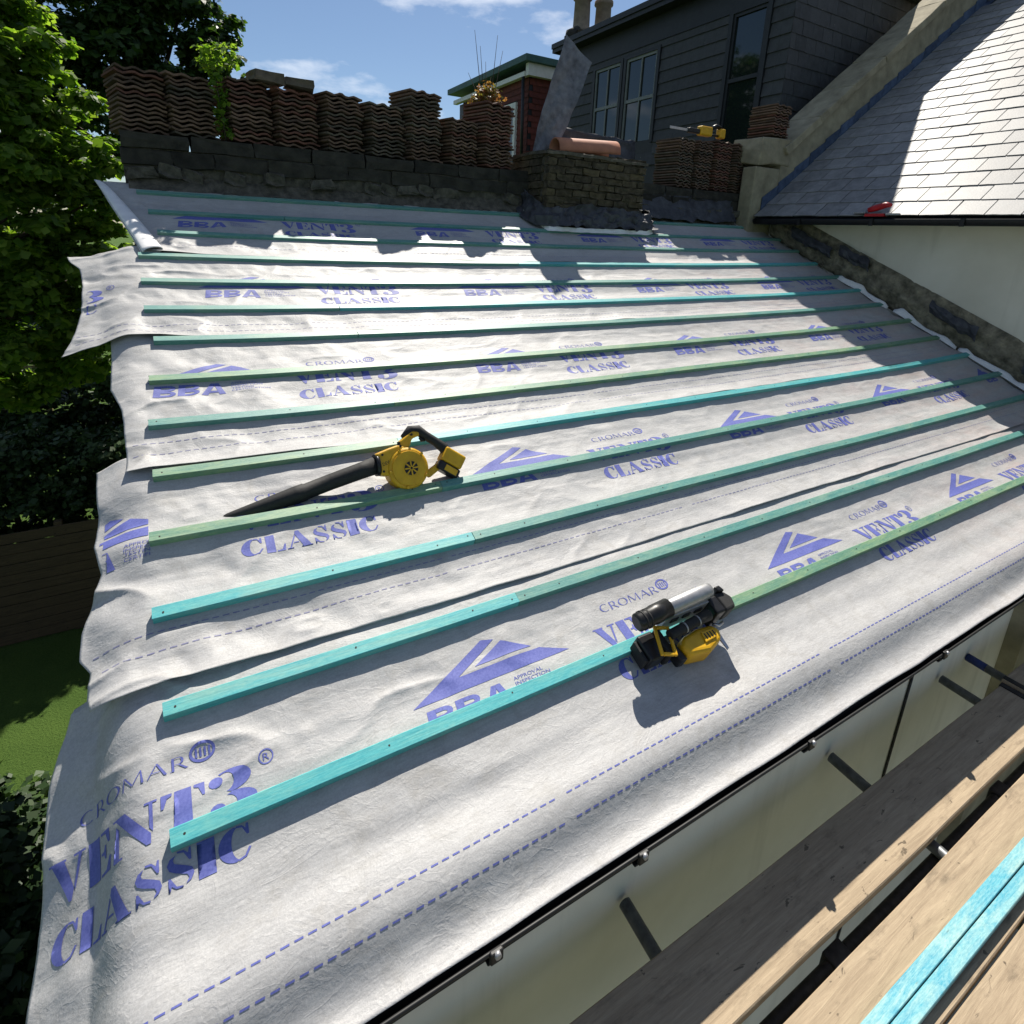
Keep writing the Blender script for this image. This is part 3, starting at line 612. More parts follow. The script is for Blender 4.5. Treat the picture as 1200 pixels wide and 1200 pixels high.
BXS = [lump_mesh('brick_chimney_side', 0.08, 0.205, 0.066, 80 + s, MT['brick'], 0.006) for s in range(2)]
x = -0.10; k = 0
while x < 7.2:
    o = ob('coping_slab', SLB[k % 4], pw); o.location = Vector((x + 0.24 + 0.0, 4.525 + random.uniform(-.012, .012), 2.222 + random.uniform(-.004, .004))) - pw.location
    o.rotation_euler = (random.uniform(-.012, .012), random.uniform(-.008, .008), random.uniform(-.015, .015)); x += 0.485; k += 1
BLK = [lump_mesh('stone_block', l_, 0.07, 0.118, 90 + q, MT['soot'], 0.012) for q, l_ in enumerate((0.34, 0.41, 0.47, 0.29, 0.38))]
RUB = [lump_mesh('rubble_stone', l_, 0.10, 0.085, 120 + q, MT['mortar'], 0.022) for q, l_ in enumerate((0.14, 0.20, 0.26))]
x = -0.10; k = 0
while x < 7.3:
    q = (k * 3 + k // 4) % 5; l_ = (0.34, 0.41, 0.47, 0.29, 0.38)[q]
    o = ob('stone_block', BLK[q], pw); o.location = Vector((x + l_ / 2, 4.318 + random.uniform(-.012, .012), 2.098 + random.uniform(-.006, .006))) - pw.location
    o.rotation_euler = (random.uniform(-.04, .04), random.uniform(-.015, .015), random.uniform(-.03, .03)); x += l_ + 0.012; k += 1
x = -0.08; k = 0
while x < 7.2:
    q = random.randrange(3); l_ = (0.14, 0.20, 0.26)[q]
    if not (3.6 < x < 4.9) and random.random() < 0.8:
        o = ob('rubble_stone', RUB[q], pw); o.location = Vector((x + l_ / 2, 4.305 + random.uniform(-.02, .02), 1.985 + random.uniform(-.015, .015))) - pw.location
        o.rotation_euler = (random.uniform(-.15, .15), random.uniform(-.12, .12), random.uniform(-.12, .12))
    x += l_ + 0.02; k += 1
# broken mortar fillet at the roof line
xs = np.linspace(-0.08, 7.05, 150); P = np.zeros((150, 7, 3))
for j, x in enumerate(xs):
    for q in range(7):
        t = q / 6; nn = float(fbm(x * 6, q * 1.3, 201, 3))
        P[j, q] = (x, 4.30 - 0.10 * (1 - t) + 0.035 * nn, 1.835 + 0.12 * t ** 1.3 + 0.06 * nn)
part(MB().grid(P, False), 'mortar_fillet', MT['mortar'], pw, pw)

# ------------------------------------------------------------------ stacks of roof tiles
def tile_mesh(name, wid, dep, mat, seed):
    n = 12; vs_ = []; F = []; rr = random.Random(seed); ph = rr.uniform(-.25, .25)
    for y in (0, dep):
        for k in range(n + 1):
            u_ = k / n; z = 0.010 * math.cos(2 * math.pi * 2.5 * u_ + 0.4 + ph); e = rr.uniform(-.003, .003)
            yy = y + (rr.uniform(-.009, .009)) + (0.03 * rr.random() if (k in (0, n) and rr.random() < 0.35 and y == 0) else 0)
            vs_ += [((u_ - 0.5) * wid, yy, z + 0.016 + e), ((u_ - 0.5) * wid, yy, z + e)]
    m2 = 2 * (n + 1)
    for k in range(n):
        a = 2 * k
        F += [(a, a + 2, a + 3, a + 1), (m2 + a, m2 + a + 1, m2 + a + 3, m2 + a + 2), (a, m2 + a, m2 + a + 2, a + 2), (a + 1, a + 3, m2 + a + 3, m2 + a + 1)]
    F += [(0, 1, m2 + 1, m2), (2 * n, m2 + 2 * n, m2 + 2 * n + 1, 2 * n + 1)]
    return MB().add(vs_, F).mesh(name, mat)
TILE = {}
def tstack(x0, x1, y0, z0, ztop, desc, mats, dep=0.40, sp=0.0335, cat='roof tile', lean=0.0, rz=0.06):
    n = int(round((ztop - z0) / sp)); wid = x1 - x0
    for k in range(n):
        mt = mats[0] if random.random() < 0.7 or len(mats) == 1 else mats[1]
        key = (round(wid, 2), mt, k % 5)
        if key not in TILE: TILE[key] = tile_mesh('roof_tile', wid, dep, MT[mt], int(wid * 100) + k % 5)
        o = ob('roof_tile', TILE[key]); o.location = ((x0 + x1) / 2 + random.uniform(-.014, .014) + lean * k, y0 + random.uniform(-.012, .012), z0 + 0.014 + k * sp)
        o.rotation_euler = (random.uniform(-.006, .006), random.uniform(-.008, .008), rz + random.uniform(-.03, .03))
        tag(o, 'corrugated roof tile in %s' % desc, 'roof tile', desc)
LS = [(-.06, .21, 2.74, 'the tile stack at the verge end of the party wall', ('tile', 'redtile')), (.29, .57, 2.75, 'the second tile stack from the verge', ('tile', 'tile2')),
      (.73, 1.01, 2.78, 'the third tile stack from the verge', ('tile', 'redtile')), (1.11, 1.40, 2.76, 'the fourth tile stack from the verge', ('tile', 'redtile')),
      (1.52, 1.81, 2.78, 'the fifth tile stack from the verge', ('tile', 'tile2')), (1.93, 2.23, 2.74, 'the pale low tile stack just before the two tall ones', ('tile2', 'tile')),
      (2.32, 2.62, 2.91, 'the tall tile stack standing against the sky', ('tile', 'tile2')), (2.75, 3.02, 2.73, 'the low tile stack between two tall ones', ('tile', 'redtile')),
      (3.14, 3.46, 2.93, 'the tall tile stack next to the chimney stump', ('tile', 'redtile'))]
for x0, x1, zt, d, mt in LS: tstack(x0 - 0.015, x1 + 0.045, 4.345, 2.282, zt, d, mt, rz=0.27)
RSK = [(5.93, 6.23, 2.88, 'the tile stack right beside the lead sheet', ('tile2', 'tile')), (6.28, 6.58, 2.90, 'the tile stack under the yellow saw blade', ('tile', 'tile2')),
       (6.64, 6.95, 2.92, 'the tile stack under the yellow saw body', ('tile', 'redtile')), (7.05, 7.38, 2.93, 'the tile stack behind the cream kneeler block', ('tile', 'tile2'))]
for x0, x1, zt, d, mt in RSK: tstack(x0, x1, 4.36, 2.282, zt, d, mt, rz=0.10)
# two odd tiles on top of the third and fourth stacks
for (x, y, z, rz, d) in ((1.02, 4.44, 2.80, 0.15, 'loose tile end lying across the third and fourth stacks'), (1.30, 4.44, 2.79, -0.1, 'loose tile end lying on top of the fourth stack')):
    bm_ = lump_mesh('tile_end', 0.24, 0.3, 0.075, int(x * 100), MT['tile2'], 0.012); o = ob('tile_end', bm_); o.location = (x, y, z + 0.03); o.rotation_euler = (0.03, 0.06, rz); tag(o, 'brown ' + d, 'roof tile')

# ------------------------------------------------------------------ brick chimney stump
cs = thing('chimney_stump', 'short cut down brick chimney stump rising through the top of the roof', 'chimney', loc=(4.35, 4.2, 1.7))
CX0, CX1, CY0, CZ0, CZ1 = 3.66, 5.02, 3.93, 1.62, 2.46
part(MB().box((CX0 + 0.02, CY0 + 0.02, CZ0), (CX1 - 0.02, 4.70, CZ1 - 0.02)), 'chimney_core', MT['mortar'], cs, cs)
for row in range(11):
    z = 1.68 + row * 0.0765; off = 0.113 if row % 2 else 0
    x = CX0 + 0.005 - off; k = 0
    while x < CX1 - 0.05:
        if x < CX0 - 0.05: 
            o = ob('brick', BXH[row % 2], cs); xx = CX0 + 0.055
        elif x + 0.22 > CX1 + 0.05:
            o = ob('brick', BXH[(row + 1) % 2], cs); xx = CX1 - 0.06
        else:
            o = ob('brick', BX[(k * 5 + row * 3) % 4], cs); xx = x + 0.112
        o.location = Vector((xx, CY0 + 0.03 + random.uniform(-.014, .012), z + random.uniform(-.002, .002))) - cs.location
        o.rotation_euler = (random.uniform(-.02, .02), random.uniform(-.012, .012), random.uniform(-.015, .015)); x += 0.227; k += 1
    for q in range(3):
        for sx in (CX0 + 0.03, CX1 - 0.03):
            o = ob('brick', BXS[(q + row) % 2], cs); o.location = Vector((sx + random.uniform(-.005, .005), CY0 + 0.19 + q * 0.22 + off * 0.5, z)) - cs.location
# flaunching and pale edge
P = np.zeros((24, 10, 3))
for a in range(24):
    for b_ in range(10):
        u_, v_ = a / 23, b_ / 9
        e = min(1, 6 * min(u_, 1 - u_, v_, 1 - v_)); P[a, b_] = (CX0 - 0.03 + (CX1 - CX0 + 0.04) * u_, CY0 - 0.03 + 0.80 * v_, CZ1 + 0.01 + 0.03 * e + 0.02 * float(fbm(u_ * 9, v_ * 5, 301, 3)) - 0.015 * u_)
o = part(MB().grid(P, False), 'mortar_top', MT['mortar'], cs, cs); solidify(o, 0.03, -1)
# crumpled lead apron round the foot
def crumple(path, hgt, out_, nm, mat, root, seed, amp=0.05, nq=9, lift=0.0):
    pts = [Vector(p) for p in path]; seg = [(pts[i + 1] - pts[i]).length for i in range(len(pts) - 1)]; tot = sum(seg); n = int(tot / 0.02); P = np.zeros((n + 1, nq, 3))
    for j in range(n + 1):
        d = tot * j / n; i = 0
        while i < len(seg) - 1 and d > seg[i]: d -= seg[i]; i += 1
        p = pts[i].lerp(pts[i + 1], min(1, d / seg[i])); t = (pts[i + 1] - pts[i]).normalized(); nrm = Vector((t.y, -t.x, 0)).normalized()
        for q in range(nq):
            v_ = q / (nq - 1); nn = float(fbm(j * 0.09 + seed, v_ * 3, seed, 3)); n2 = float(fbm(j * 0.23, v_ * 5 + 9, seed + 5, 2))
            hh = hgt * (1 + 0.25 * float(fbm(j * 0.06, 3, seed + 9, 2)))
            P[j, q] = p + nrm * (out_ * (1 - v_) ** 1.6 + amp * nn * (1 - 0.4 * v_) + amp * 0.6 * n2 + 0.014) + Vector((0, 0, hh * v_ + amp * 0.7 * n2 + lift))
    return part(MB().grid(P, False), nm, mat, root, root)
zr = lambda y: y / CT * ST - 0.02
o = crumple([(CX0 - 0.05, 4.30, zr(4.30)), (CX0 - 0.04, CY0 - 0.03, zr(CY0)), (CX1 + 0.10, CY0 - 0.03, zr(CY0)), (CX1 + 0.14, 4.3, zr(4.3))], 0.20, 0.11, 'lead_apron', MT['lead'], cs, 311, 0.065)
solidify(o, 0.004, 0)
o = crumple([(CX0 - 0.12, 4.16, zr(4.16)), (CX0 + 0.0, CY0 - 0.13, zr(CY0 - 0.14)), (CX1 - 0.05, CY0 - 0.13, zr(CY0 - 0.14)), (CX1 + 0.08, CY0 - 0.10, zr(CY0 - 0.1))], 0.045, 0.02, 'membrane_collar', MT['underside'], cs, 331, 0.012, 5)
solidify(o, 0.002, 0)
# clay half pipe on top of the stump
n1 = 16; P = np.zeros((2, n1, 3)); axis0, axis1 = Vector((3.93, 4.22, 2.53)), Vector((4.74, 4.18, 2.565))
P = np.zeros((6, n1, 3)); ax = (axis1 - axis0).normalized(); sd = Vector((-ax.y, ax.x, 0)).normalized(); uz = ax.cross(sd) * 1.0
if uz.z < 0: uz = -uz
for a in range(6):
    for b_ in range(n1):
        an = R(-15 + 210 * b_ / (n1 - 1)); P[a, b_] = axis0.lerp(axis1, a / 5) + sd * math.cos(an) * 0.115 + uz * math.sin(an) * 0.115
o = MB().grid(P).build('ridge_tile', MT['terra']); solidify(o, 0.018, 0); tag(o, 'orange half round clay ridge tile lying on the chimney stump', 'ridge tile')
# tall lead strip standing up beside the stump
P = np.zeros((30, 8, 3))
for a in range(30):
    u_ = a / 29; cx = 3.72 + 0.60 * u_; cy = 4.30 + 0.12 * u_; cz = 2.22 + 1.40 * u_; wd = 0.16 + 0.20 * min(1, u_ * 2.2)
    for b_ in range(8):
        v_ = b_ / 7 - 0.5; tilt = -0.13 if u_ > 0.9 else 0
        P[a, b_] = (cx + wd * v_ + 0.012 * float(fbm(u_ * 7, b_ * .3, 341, 2)), cy + 0.015 * math.cos(v_ * 3) + 0.022 * float(fbm(u_ * 6, v_ * 4, 343, 3)), cz - 0.22 * v_ * u_)
o = MB().grid(P, False).build('lead_strip', MT['leadstrip']); solidify(o, 0.005, 0); tag(o, 'long bent lead strip standing upright left of the chimney stump', 'lead strip')
# dark lead sheet draped over the wall behind the stump
P = np.zeros((34, 14, 3))
for a in range(34):
    for b_ in range(14):
        u_, v_ = a / 33, b_ / 13; nn = float(fbm(u_ * 7, v_ * 4, 351, 3))
        P[a, b_] = (4.18 + 1.30 * u_, 4.68 - 0.10 * v_ ** 1.5 * u_ + 0.03 * nn, 2.86 - 0.04 * u_ - 0.50 * v_ * (0.45 + 0.55 * u_) + 0.03 * nn)
o = MB().grid(P).build('lead_sheet', MT['lead']); solidify(o, 0.005, 0); tag(o, 'crumpled dark lead sheet behind the chimney stump', 'lead sheet')
P = np.zeros((40, 8, 3))
for a in range(40):
    for b_ in range(8):
        u_, v_ = a / 39, b_ / 7; nn = float(fbm(u_ * 12, v_ * 3, 361, 3)); P[a, b_] = (5.15 + 1.85 * u_, 4.31 - 0.16 * (1 - v_) ** 1.4 + 0.06 * nn * (1 - v_ * .6), 1.87 + 0.34 * v_ + 0.05 * nn)
o = MB().grid(P, False).build('lead_flashing', MT['lead'], pw); o.location = -pw.location; solidify(o, 0.004, 0)

# ------------------------------------------------------------------ main house on the right: rendered wall, gutter, slates, raking parapet
mh = thing('main_house', 'taller rendered house with slate roof and raking stone coping beside the stripped roof', 'house', loc=(9.5, 1.5, GZ))
SL = 0.725; EX, EZ = 7.20, 1.965; SN = math.atan(SL); cS, sS = math.cos(SN), math.sin(SN)
def mp_(mb, name, mat, par=mh):
    o = mb.build(name, mat, par)
    if par is mh: o.location = -mh.location
    return o
mp_(MB().box((7.55, -6, GZ - 0.3), (7.85, 4.04, 1.90)), 'wall', MT['render'])
mp_(MB().box((7.252, -6, 1.88), (7.549, 4.03, 1.90)), 'soffit', MT['dark'])
mp_(MB().box((7.225, -6, 1.88), (7.25, 4.03, 1.95)), 'fascia', MT['gutter'])
gy = np.linspace(-6, 4.0, 50); P = np.array([[(7.165 + 0.055 * math.cos(math.pi * k / 12), y, 1.935 - 0.055 * math.sin(math.pi * k / 12) * 1.2) for k in range(13)] for y in gy])
g2 = mp_(MB().grid(P), 'gutter', MT['gutter']); solidify(g2, 0.004, 0)
for y in (3.3, 2.4, 1.5, 0.6, -0.4): MB().box((7.095, y - 0.02, 1.86), (7.112, y + 0.02, 1.94)).build('gutter_bracket', MT['gutter'], g2)
# rough flashing band where the low roof meets the wall
P = np.zeros((170, 12, 3))
for a in range(170):
    y = -0.45 + 4.45 * a / 169; zb = y / CT * ST
    for b_ in range(12):
        v_ = b_ / 11; nn = float(fbm(a * 0.11, v_ * 4, 401, 3)); n2 = float(fbm(a * 0.35, v_ * 8, 403, 2))
        bulge = 0.06 * math.sin(math.pi * min(1, v_ * 1.05)) ** 0.5
        P[a, b_] = (7.545 - bulge - 0.045 * nn * (1 - v_ ** 4) - 0.02 * n2, y, zb - 0.06 + 0.43 * v_ + (0.03 * n2 + 0.02 * nn) * (1 - v_ ** 2 * 0.85))
mp_(MB().grid(P, False), 'mortar_band', MT['moss'])
for (y0, y1, dz) in ((1.25, 1.75, 0.16), (2.5, 2.9, 0.22), (3.0, 3.6, 0.12), (0.2, 0.8, 0.1)):
    P = np.zeros((16, 6, 3))
    for a in range(16):
        for b_ in range(6):
            y = y0 + (y1 - y0) * a / 15; nn = float(fbm(a * 0.4, b_ * 0.5 + y0, 411, 3)); P[a, b_] = (7.44 - 0.03 * math.sin(b_ / 5 * 3.1) + 0.04 * nn, y, y / CT * ST + dz + 0.14 * b_ / 5 + 0.03 * nn)
    o = mp_(MB().grid(P, False), 'loose_lead_piece', MT['lead']); solidify(o, 0.004, 0)
# slates: one object each on the part of the slope in view
def slate_mesh(seed, wid, ln):
    rr = random.Random(seed); n = 4; vs_ = []; F = []
    for k in range(n + 1):
        x = -wid / 2 + wid * k / n; e = rr.uniform(-.004, .004)
        vs_ += [(x, e, 0.018), (x, e, 0.006), (x, ln, 0.004), (x, ln, -0.003)]
    for k in range(n):
        a = 4 * k; F += [(a, a + 4, a + 6, a + 2), (a + 1, a + 3, a + 7, a + 5), (a, a + 1, a + 5, a + 4), (a + 2, a + 6, a + 7, a + 3)]
    F += [(0, 2, 3, 1), (4 * n, 4 * n + 1, 4 * n + 3, 4 * n + 2)]
    return MB().add(vs_, F).mesh('slate', MT['slate'])
SLM = [slate_mesh(500 + k, 0.288, 0.37) for k in range(6)]; SLH = [slate_mesh(520 + k, 0.142, 0.37) for k in range(2)]
fs = Matrix(((0, cS, -sS), (-1, 0, 0), (0, sS, cS))).to_4x4()     # local x along -y, local y up the slope, z out
gauge = 0.278; cnt = 0; cam_dir = []
deck = MB().add([(EX, -6, EZ), (EX, 4.045, EZ), (13.6, 4.045, EZ + SL * (13.6 - EX)), (13.6, -6, EZ + SL * (13.6 - EX))], [(0, 1, 2, 3)]); dko = mp_(deck, 'roof_deck', MT['dark']); solidify(dko, 0.03, -1)
dko.location = dko.location + Vector((0, 0, -0.02))
rest = MB()
for row in range(28):
    d = row * gauge; y = 4.04 - (0.146 if row % 2 else 0); k = 0
    while y > -5.9:
        yc = y - 0.148; p = Vector((EX - 0.02 + d * cS, yc, EZ + d * sS))
        mm = Matrix.Translation(p) @ fs @ Matrix.Rotation(random.uniform(-.012, .012), 4, 'Z') @ Matrix.Rotation(random.uniform(-.006, .010), 4, 'X')
        v = p - CAM; px = 600 + 661 * v.dot(rt) / v.dot(fw); py = 465 - 661 * v.dot(upv) / v.dot(fw)
        if px < 1225 and py > -25 and cnt < 298:
            o = ob('slate', SLM[random.randrange(6)], mh, Matrix.Translation(-mh.location) @ mm @ Matrix.Translation((0, random.uniform(-.006, .006), random.uniform(0, .002)))); cnt += 1
        else:
            rest.add([mm @ Vector(q) for q in ((-.146, 0, .013), (.146, 0, .013), (.146, .37, .005), (-.146, .37, .005), (-.146, 0, .004), (.146, 0, .004))], [(0, 1, 2, 3), (0, 4, 5, 1)])
        y -= 0.298; k += 1
        if row % 2 and k == 1: pass
    if row % 2:
        o = None
o = mp_(rest, 'slate_courses', MT['slate']); o['kind'] = 'stuff'
# half slates at the verge
for row in range(1, 21, 2):
    d = row * gauge; p = Vector((EX - 0.02 + d * cS, 3.97, EZ + d * sS)); ob('slate', SLH[row % 2], mh, Matrix.Translation(-mh.location) @ Matrix.Translation(p) @ fs)
# parapet, coping, stepped lead
pa = MB(); zc = lambda x: 2.50 + 0.748 * (x - 7.09)
pa.add([(x, y, z) for y in (4.055, 4.44) for (x, z) in ((7.60, 1.0), (13.6, 4.8), (13.6, zc(13.6) - 0.10), (7.60, zc(7.60) - 0.10))], [(0, 1, 2, 3), (7, 6, 5, 4), (0, 4, 5, 1), (1, 5, 6, 2), (2, 6, 7, 3), (3, 7, 4, 0)])
par = mp_(pa, 'parapet_wall', MT['stone'])
L = 0.80; x = 7.62; k = 0; ca = math.atan(0.748)
while x < 13.2:
    bm = lump_box(L - 0.006, 0.50, 0.115, 600 + k, 0.008); me = bpy.data.meshes.new('coping_stone'); bm.to_mesh(me); bm.free(); me.materials.append(MT['stone'])
    c = Vector((x + L / 2 * math.cos(ca), 4.255, zc(x) + L / 2 * math.sin(ca) - 0.052))
    o = ob('coping_stone', me, mh, Matrix.Translation(c - mh.location) @ Matrix.Rotation(-ca, 4, 'Y')); bevel(o, 0.012, 2); x += L * math.cos(ca); k += 1
kb = mp_(MB().box((7.10, 4.06, 1.6), (7.64, 4.28, 2.62)), 'kneeler_block', MT['stone']); bevel(kb, 0.02)
me = lump_mesh('kneeler_cap', 0.62, 0.50, 0.36, 640, MT['stone'], 0.03); o = ob('kneeler_cap', me, mh); o.location = Vector((7.46, 4.30, 2.83)) - mh.location; bevel(o, 0.02)
tstack(7.40, 7.74, 4.12, 3.03, 3.44, 'the reddish tile stack on the kneeler stone', ('tile', 'redtile'), 0.40)
zs = lambda x: EZ + SL * (x - EX)
x = 7.30; k = 0
while x < 13.0:
    l = 0.30; t = 0.004 + 0.002 * (k % 2); y = 4.052
    pts = [(x, zs(x) + 0.004), (x + l + 0.01, zs(x + l + 0.01) + 0.004), (x + l + 0.01, zs(x + l) + 0.16), (x, zs(x) + 0.19)]
    b = MB(); n = len(pts); b.add([(p[0], y - t, p[1]) for p in pts] + [(p[0], y, p[1]) for p in pts], [(0, 1, 2, 3), (7, 6, 5, 4), (0, 4, 5, 1), (1, 5, 6, 2), (2, 6, 7, 3), (3, 7, 4, 0)])
    b.add([(x + 0.0, y - t - 0.006, zs(x) + 0.01), (x + 0.018, y - t - 0.006, zs(x) + 0.02), (x + 0.018, y - t - 0.006, zs(x) + 0.19), (x, y - t - 0.006, zs(x) + 0.188)], [(0, 1, 2, 3)])
    mp_(b, 'flashing_step', MT['leadblue']); x += l; k += 1
b = MB().add([(7.30, 4.045, zs(7.30) + 0.012), (13.2, 4.045, zs(13.2) + 0.012), (13.2, 3.93, zs(13.2) + 0.018), (7.30, 3.93, zs(7.30) + 0.018)], [(0, 1, 2, 3)]); o = mp_(b, 'flashing_soaker', MT['leadblue']); solidify(o, 0.003, 0)
# red handled tool lying in the eaves gutter
rtool = thing('hand_trowel', 'small red handled trowel lying on the edge of the slate roof gutter', 'hand tool', loc=(7.17, 2.42, 1.995))
rtool.scale = (1.25, 1.25, 1.25)
MB().tube([(0, 0.06, 0.03), (0.01, 0.0, 0.05), (0.0, -0.09, 0.075), (-0.02, -0.14, 0.07)], [0.022, 0.03, 0.026, 0.016], 12).build('handle', MT['red'], rtool)
MB().box((-0.03, -0.10, -0.025), (0.03, 0.07, 0.0)).build('guard', MT['red'], rtool)
b = MB().prism([(-0.025, 0.07), (0.03, 0.07), (0.012, 0.20), (-0.03, 0.17)], 0.004, 0.014).build('blade', MT['steel'], rtool)
b = MB().prism([(-0.02, -0.11), (0.02, -0.11), (0.012, -0.22), (-0.012, -0.22)], -0.01, 0.003).build('tang', MT['steel'], rtool)

# ------------------------------------------------------------------ neighbour's slate hung dormer house
dh = thing('dormer_house', 'dark slate hung dormer house with sash windows beyond the party wall', 'house', loc=(10.5, 8, GZ))
def dp(mb, name, mat, par=dh):
    o = mb.build(name, mat, par)
    if par is dh: o.location = -dh.location
    return o
DX, DY, DT = 8.5, 4.9, 5.62; FX = 12.15
dp(MB().box((DX + 0.03, DY + 0.03, GZ - 0.3), (FX, 10.95, DT)), 'wall_core', MT['dark'])
dp(MB().box((DX - 0.02, DY - 0.0, DT - 0.42), (DX + 0.03, 10.95, DT + 0.018)), 'soffit_shade_band', MT['dark'])  # dark band below the roof slab stands in for the soffit shading
rb = dp(MB().box((DX - 0.28, DY - 0.12, DT + 0.02), (FX + 0.12, 11.0, DT + 0.17)), 'roof_slab', MT['dark'])
MB().box((DX - 0.31, DY - 0.15, DT + 0.10), (DX - 0.281, 11.0, DT + 0.20)).build('roof_edge', MT['dark'], rb)
MB().box((DX - 0.275, DY - 0.146, DT + 0.03), (FX + 0.12, DY - 0.121, DT + 0.19)).build('roof_fascia', MT['soffit'], rb)
HG = [lump_mesh('hung_slate', 0.246, 0.014, 0.26, 700 + k, MT['hung'], 0.0025) for k in range(5)]
HCN = lump_mesh('corner_slate', 0.122, 0.014, 0.26, 720, MT['hung'], 0.0025)
gz = 0.205
for row in range(13):                            # face towards the roof: single slates
    z = 3.05 + row * gz; off = 0.125 if row % 2 else 0
    x = DX + off
    if row % 2: ob('hung_slate', HCN, dh, Matrix.Translation(Vector((DX + 0.062, DY + 0.006, z + 0.10)) - dh.location) @ Matrix.Rotation(R(-3.2), 4, 'X'))
    while x < FX - 0.05:
        if z + 0.1 > zc(x) - 0.4:
            o = ob('hung_slate', HG[random.randrange(5)], dh, Matrix.Translation(Vector((x + 0.125, DY + 0.006 + random.uniform(-.002, .002), z + 0.10)) - dh.location) @ Matrix.Rotation(R(-3.2), 4, 'X') @ Matrix.Rotation(random.uniform(-.008, .008), 4, 'Y'))
        x += 0.25
WIN = [(5.36, 6.02, 3.2, 5.18), (7.74, 8.62, 3.5, 5.06), (8.80, 9.64, 3.5, 5.06)]
for row in range(13):                            # side with the windows: slate courses broken by the openings
    z = 3.05 + row * gz; spans = [(DY, 10.9)]
    for (a, b_, z0, z1) in WIN:
        if z + 0.21 > z0 - 0.06 and z < z1 + 0.02:
            ns_ = []
            for (p, q) in spans:
                if b_ + 0.08 < p or a - 0.08 > q: ns_.append((p, q))
                else:
                    if a - 0.08 > p: ns_.append((p, a - 0.08))
                    if b_ + 0.08 < q: ns_.append((b_ + 0.08, q))
            spans = ns_
    for (p, q) in spans:
        nseg = max(2, int((q - p) / 0.25)); b = MB()
        for k in range(nseg):
            y0 = p + (q - p) * k / nseg; y1 = p + (q - p) * (k + 1) / nseg - 0.003; j = random.uniform(0, .004)
            b.add([(DX - 0.012 - j, y0, z - 0.03 + j), (DX - 0.012 - j, y1, z - 0.03 + j), (DX + 0.012, y1, z + gz), (DX + 0.012, y0, z + gz), (DX + 0.006, y0, z - 0.03 + j), (DX + 0.006, y1, z - 0.03 + j)], [(3, 2, 1, 0), (0, 1, 5, 4)])
        o = dp(b, 'slate_course', MT['hung']); o['kind'] = 'stuff'
for (a, b_, z0, z1) in WIN:
    wn = dp(MB().box((DX - 0.03, a - 0.075, z0 - 0.06), (DX + 0.06, a, z1 + 0.06)).box((DX - 0.03, b_, z0 - 0.06), (DX + 0.06, b_ + 0.075, z1 + 0.06)).box((DX - 0.03, a, z1), (DX + 0.06, b_, z1 + 0.06)), 'window', MT['dark'])
    zm = (z0 + z1) / 2
    MB().box((DX + 0.026, a, z0), (DX + 0.029, b_, z1)).build('pane', MT['glass'], wn)
    fr = MB()
    for (p, q, r1, r2) in ((a, a + 0.045, z0, z1), (b_ - 0.045, b_, z0, z1)): fr.box((DX - 0.005, p, r1), (DX + 0.02, q, r2))
    fr.box((DX - 0.006, a + 0.045, z1 - 0.05), (DX + 0.018, b_ - 0.045, z1)).box((DX - 0.007, a + 0.045, zm - 0.03), (DX + 0.018, b_ - 0.045, zm + 0.03))
    fr.build('sash_frame', MT['greyframe'] if a > 6 else MT['dark'], wn)
    if a > 6: MB().box((DX - 0.004, (a + b_) / 2 - 0.014, z0), (DX + 0.017, (a + b_) / 2 + 0.014, zm - 0.031)).build('glazing_bar', MT['greyframe'], wn); MB().box((DX - 0.004, (a + b_) / 2 - 0.014, zm + 0.031), (DX + 0.017, (a + b_) / 2 + 0.014, z1 - 0.051)).build('glazing_bar', MT['greyframe'], wn)
# chimney with two pots beyond
ch = thing('chimney_stack', 'distant brick chimney stack with two tall clay pots behind the dormer house', 'chimney', loc=(8.9, 10.65, 5.795))
MB().box((-0.36, -0.28, 0), (0.72, 0.28, 0.16)).box((-0.40, -0.31, 0.161), (0.76, 0.31, 0.24)).build('stack', MT['darkbrick'], ch)
for x in (-0.16, 0.44):
    pt = MB().tube([(x, 0, 0.24), (x, 0, 0.34), (x, 0, 0.92), (x, 0, 0.93), (x, 0, 1.01), (x, 0, 1.02), (x, 0, 1.6)], [0.22, 0.19, 0.175, 0.215, 0.215, 0.185, 0.185], 18).build('chimney_pot', MT['pot'], ch)
MB().tube([(-0.52, -0.1, -0.01), (-0.50, -0.10, 0.16), (-0.30, -0.08, 0.28)], [0.13, 0.13, 0.10], 12).build('cowl', MT['soot'], ch)
# red tile hung house further off
rh = thing('red_house', 'red tile hung house with green edged roof and white fascia far behind the tile stacks', 'house', loc=(10.5, 14.6, GZ))
def rp_(mb, name, mat, par=rh):
    o = mb.build(name, mat, par)
    if par is rh: o.location = -rh.location
    return o
rp_(MB().box((8.6, 12.6, GZ - 0.3), (13, 16.9, 5.50)), 'wall_core', MT['dark'])
for row in range(14):
    z = 3.6 + row * 0.145; b = MB()
    for k in range(22):
        x0 = 8.6 + 0.2 * k + (0.1 if row % 2 else 0); b.add([(x0, 12.575, z), (x0 + 0.195, 12.575, z), (x0 + 0.195, 12.595, z + 0.15), (x0, 12.595, z + 0.15)], [(0, 1, 2, 3)])
    for k in range(20):
        y0 = 12.6 + 0.2 * k
        if not (13.0 < y0 < 14.6 and z < 5.0): b.add([(8.575, y0, z), (8.575, y0 + 0.195, z), (8.595, y0 + 0.195, z + 0.15), (8.595, y0, z + 0.15)], [(3, 2, 1, 0)])
    o = rp_(b, 'tile_course', MT['redwall']); o['kind'] = 'stuff'
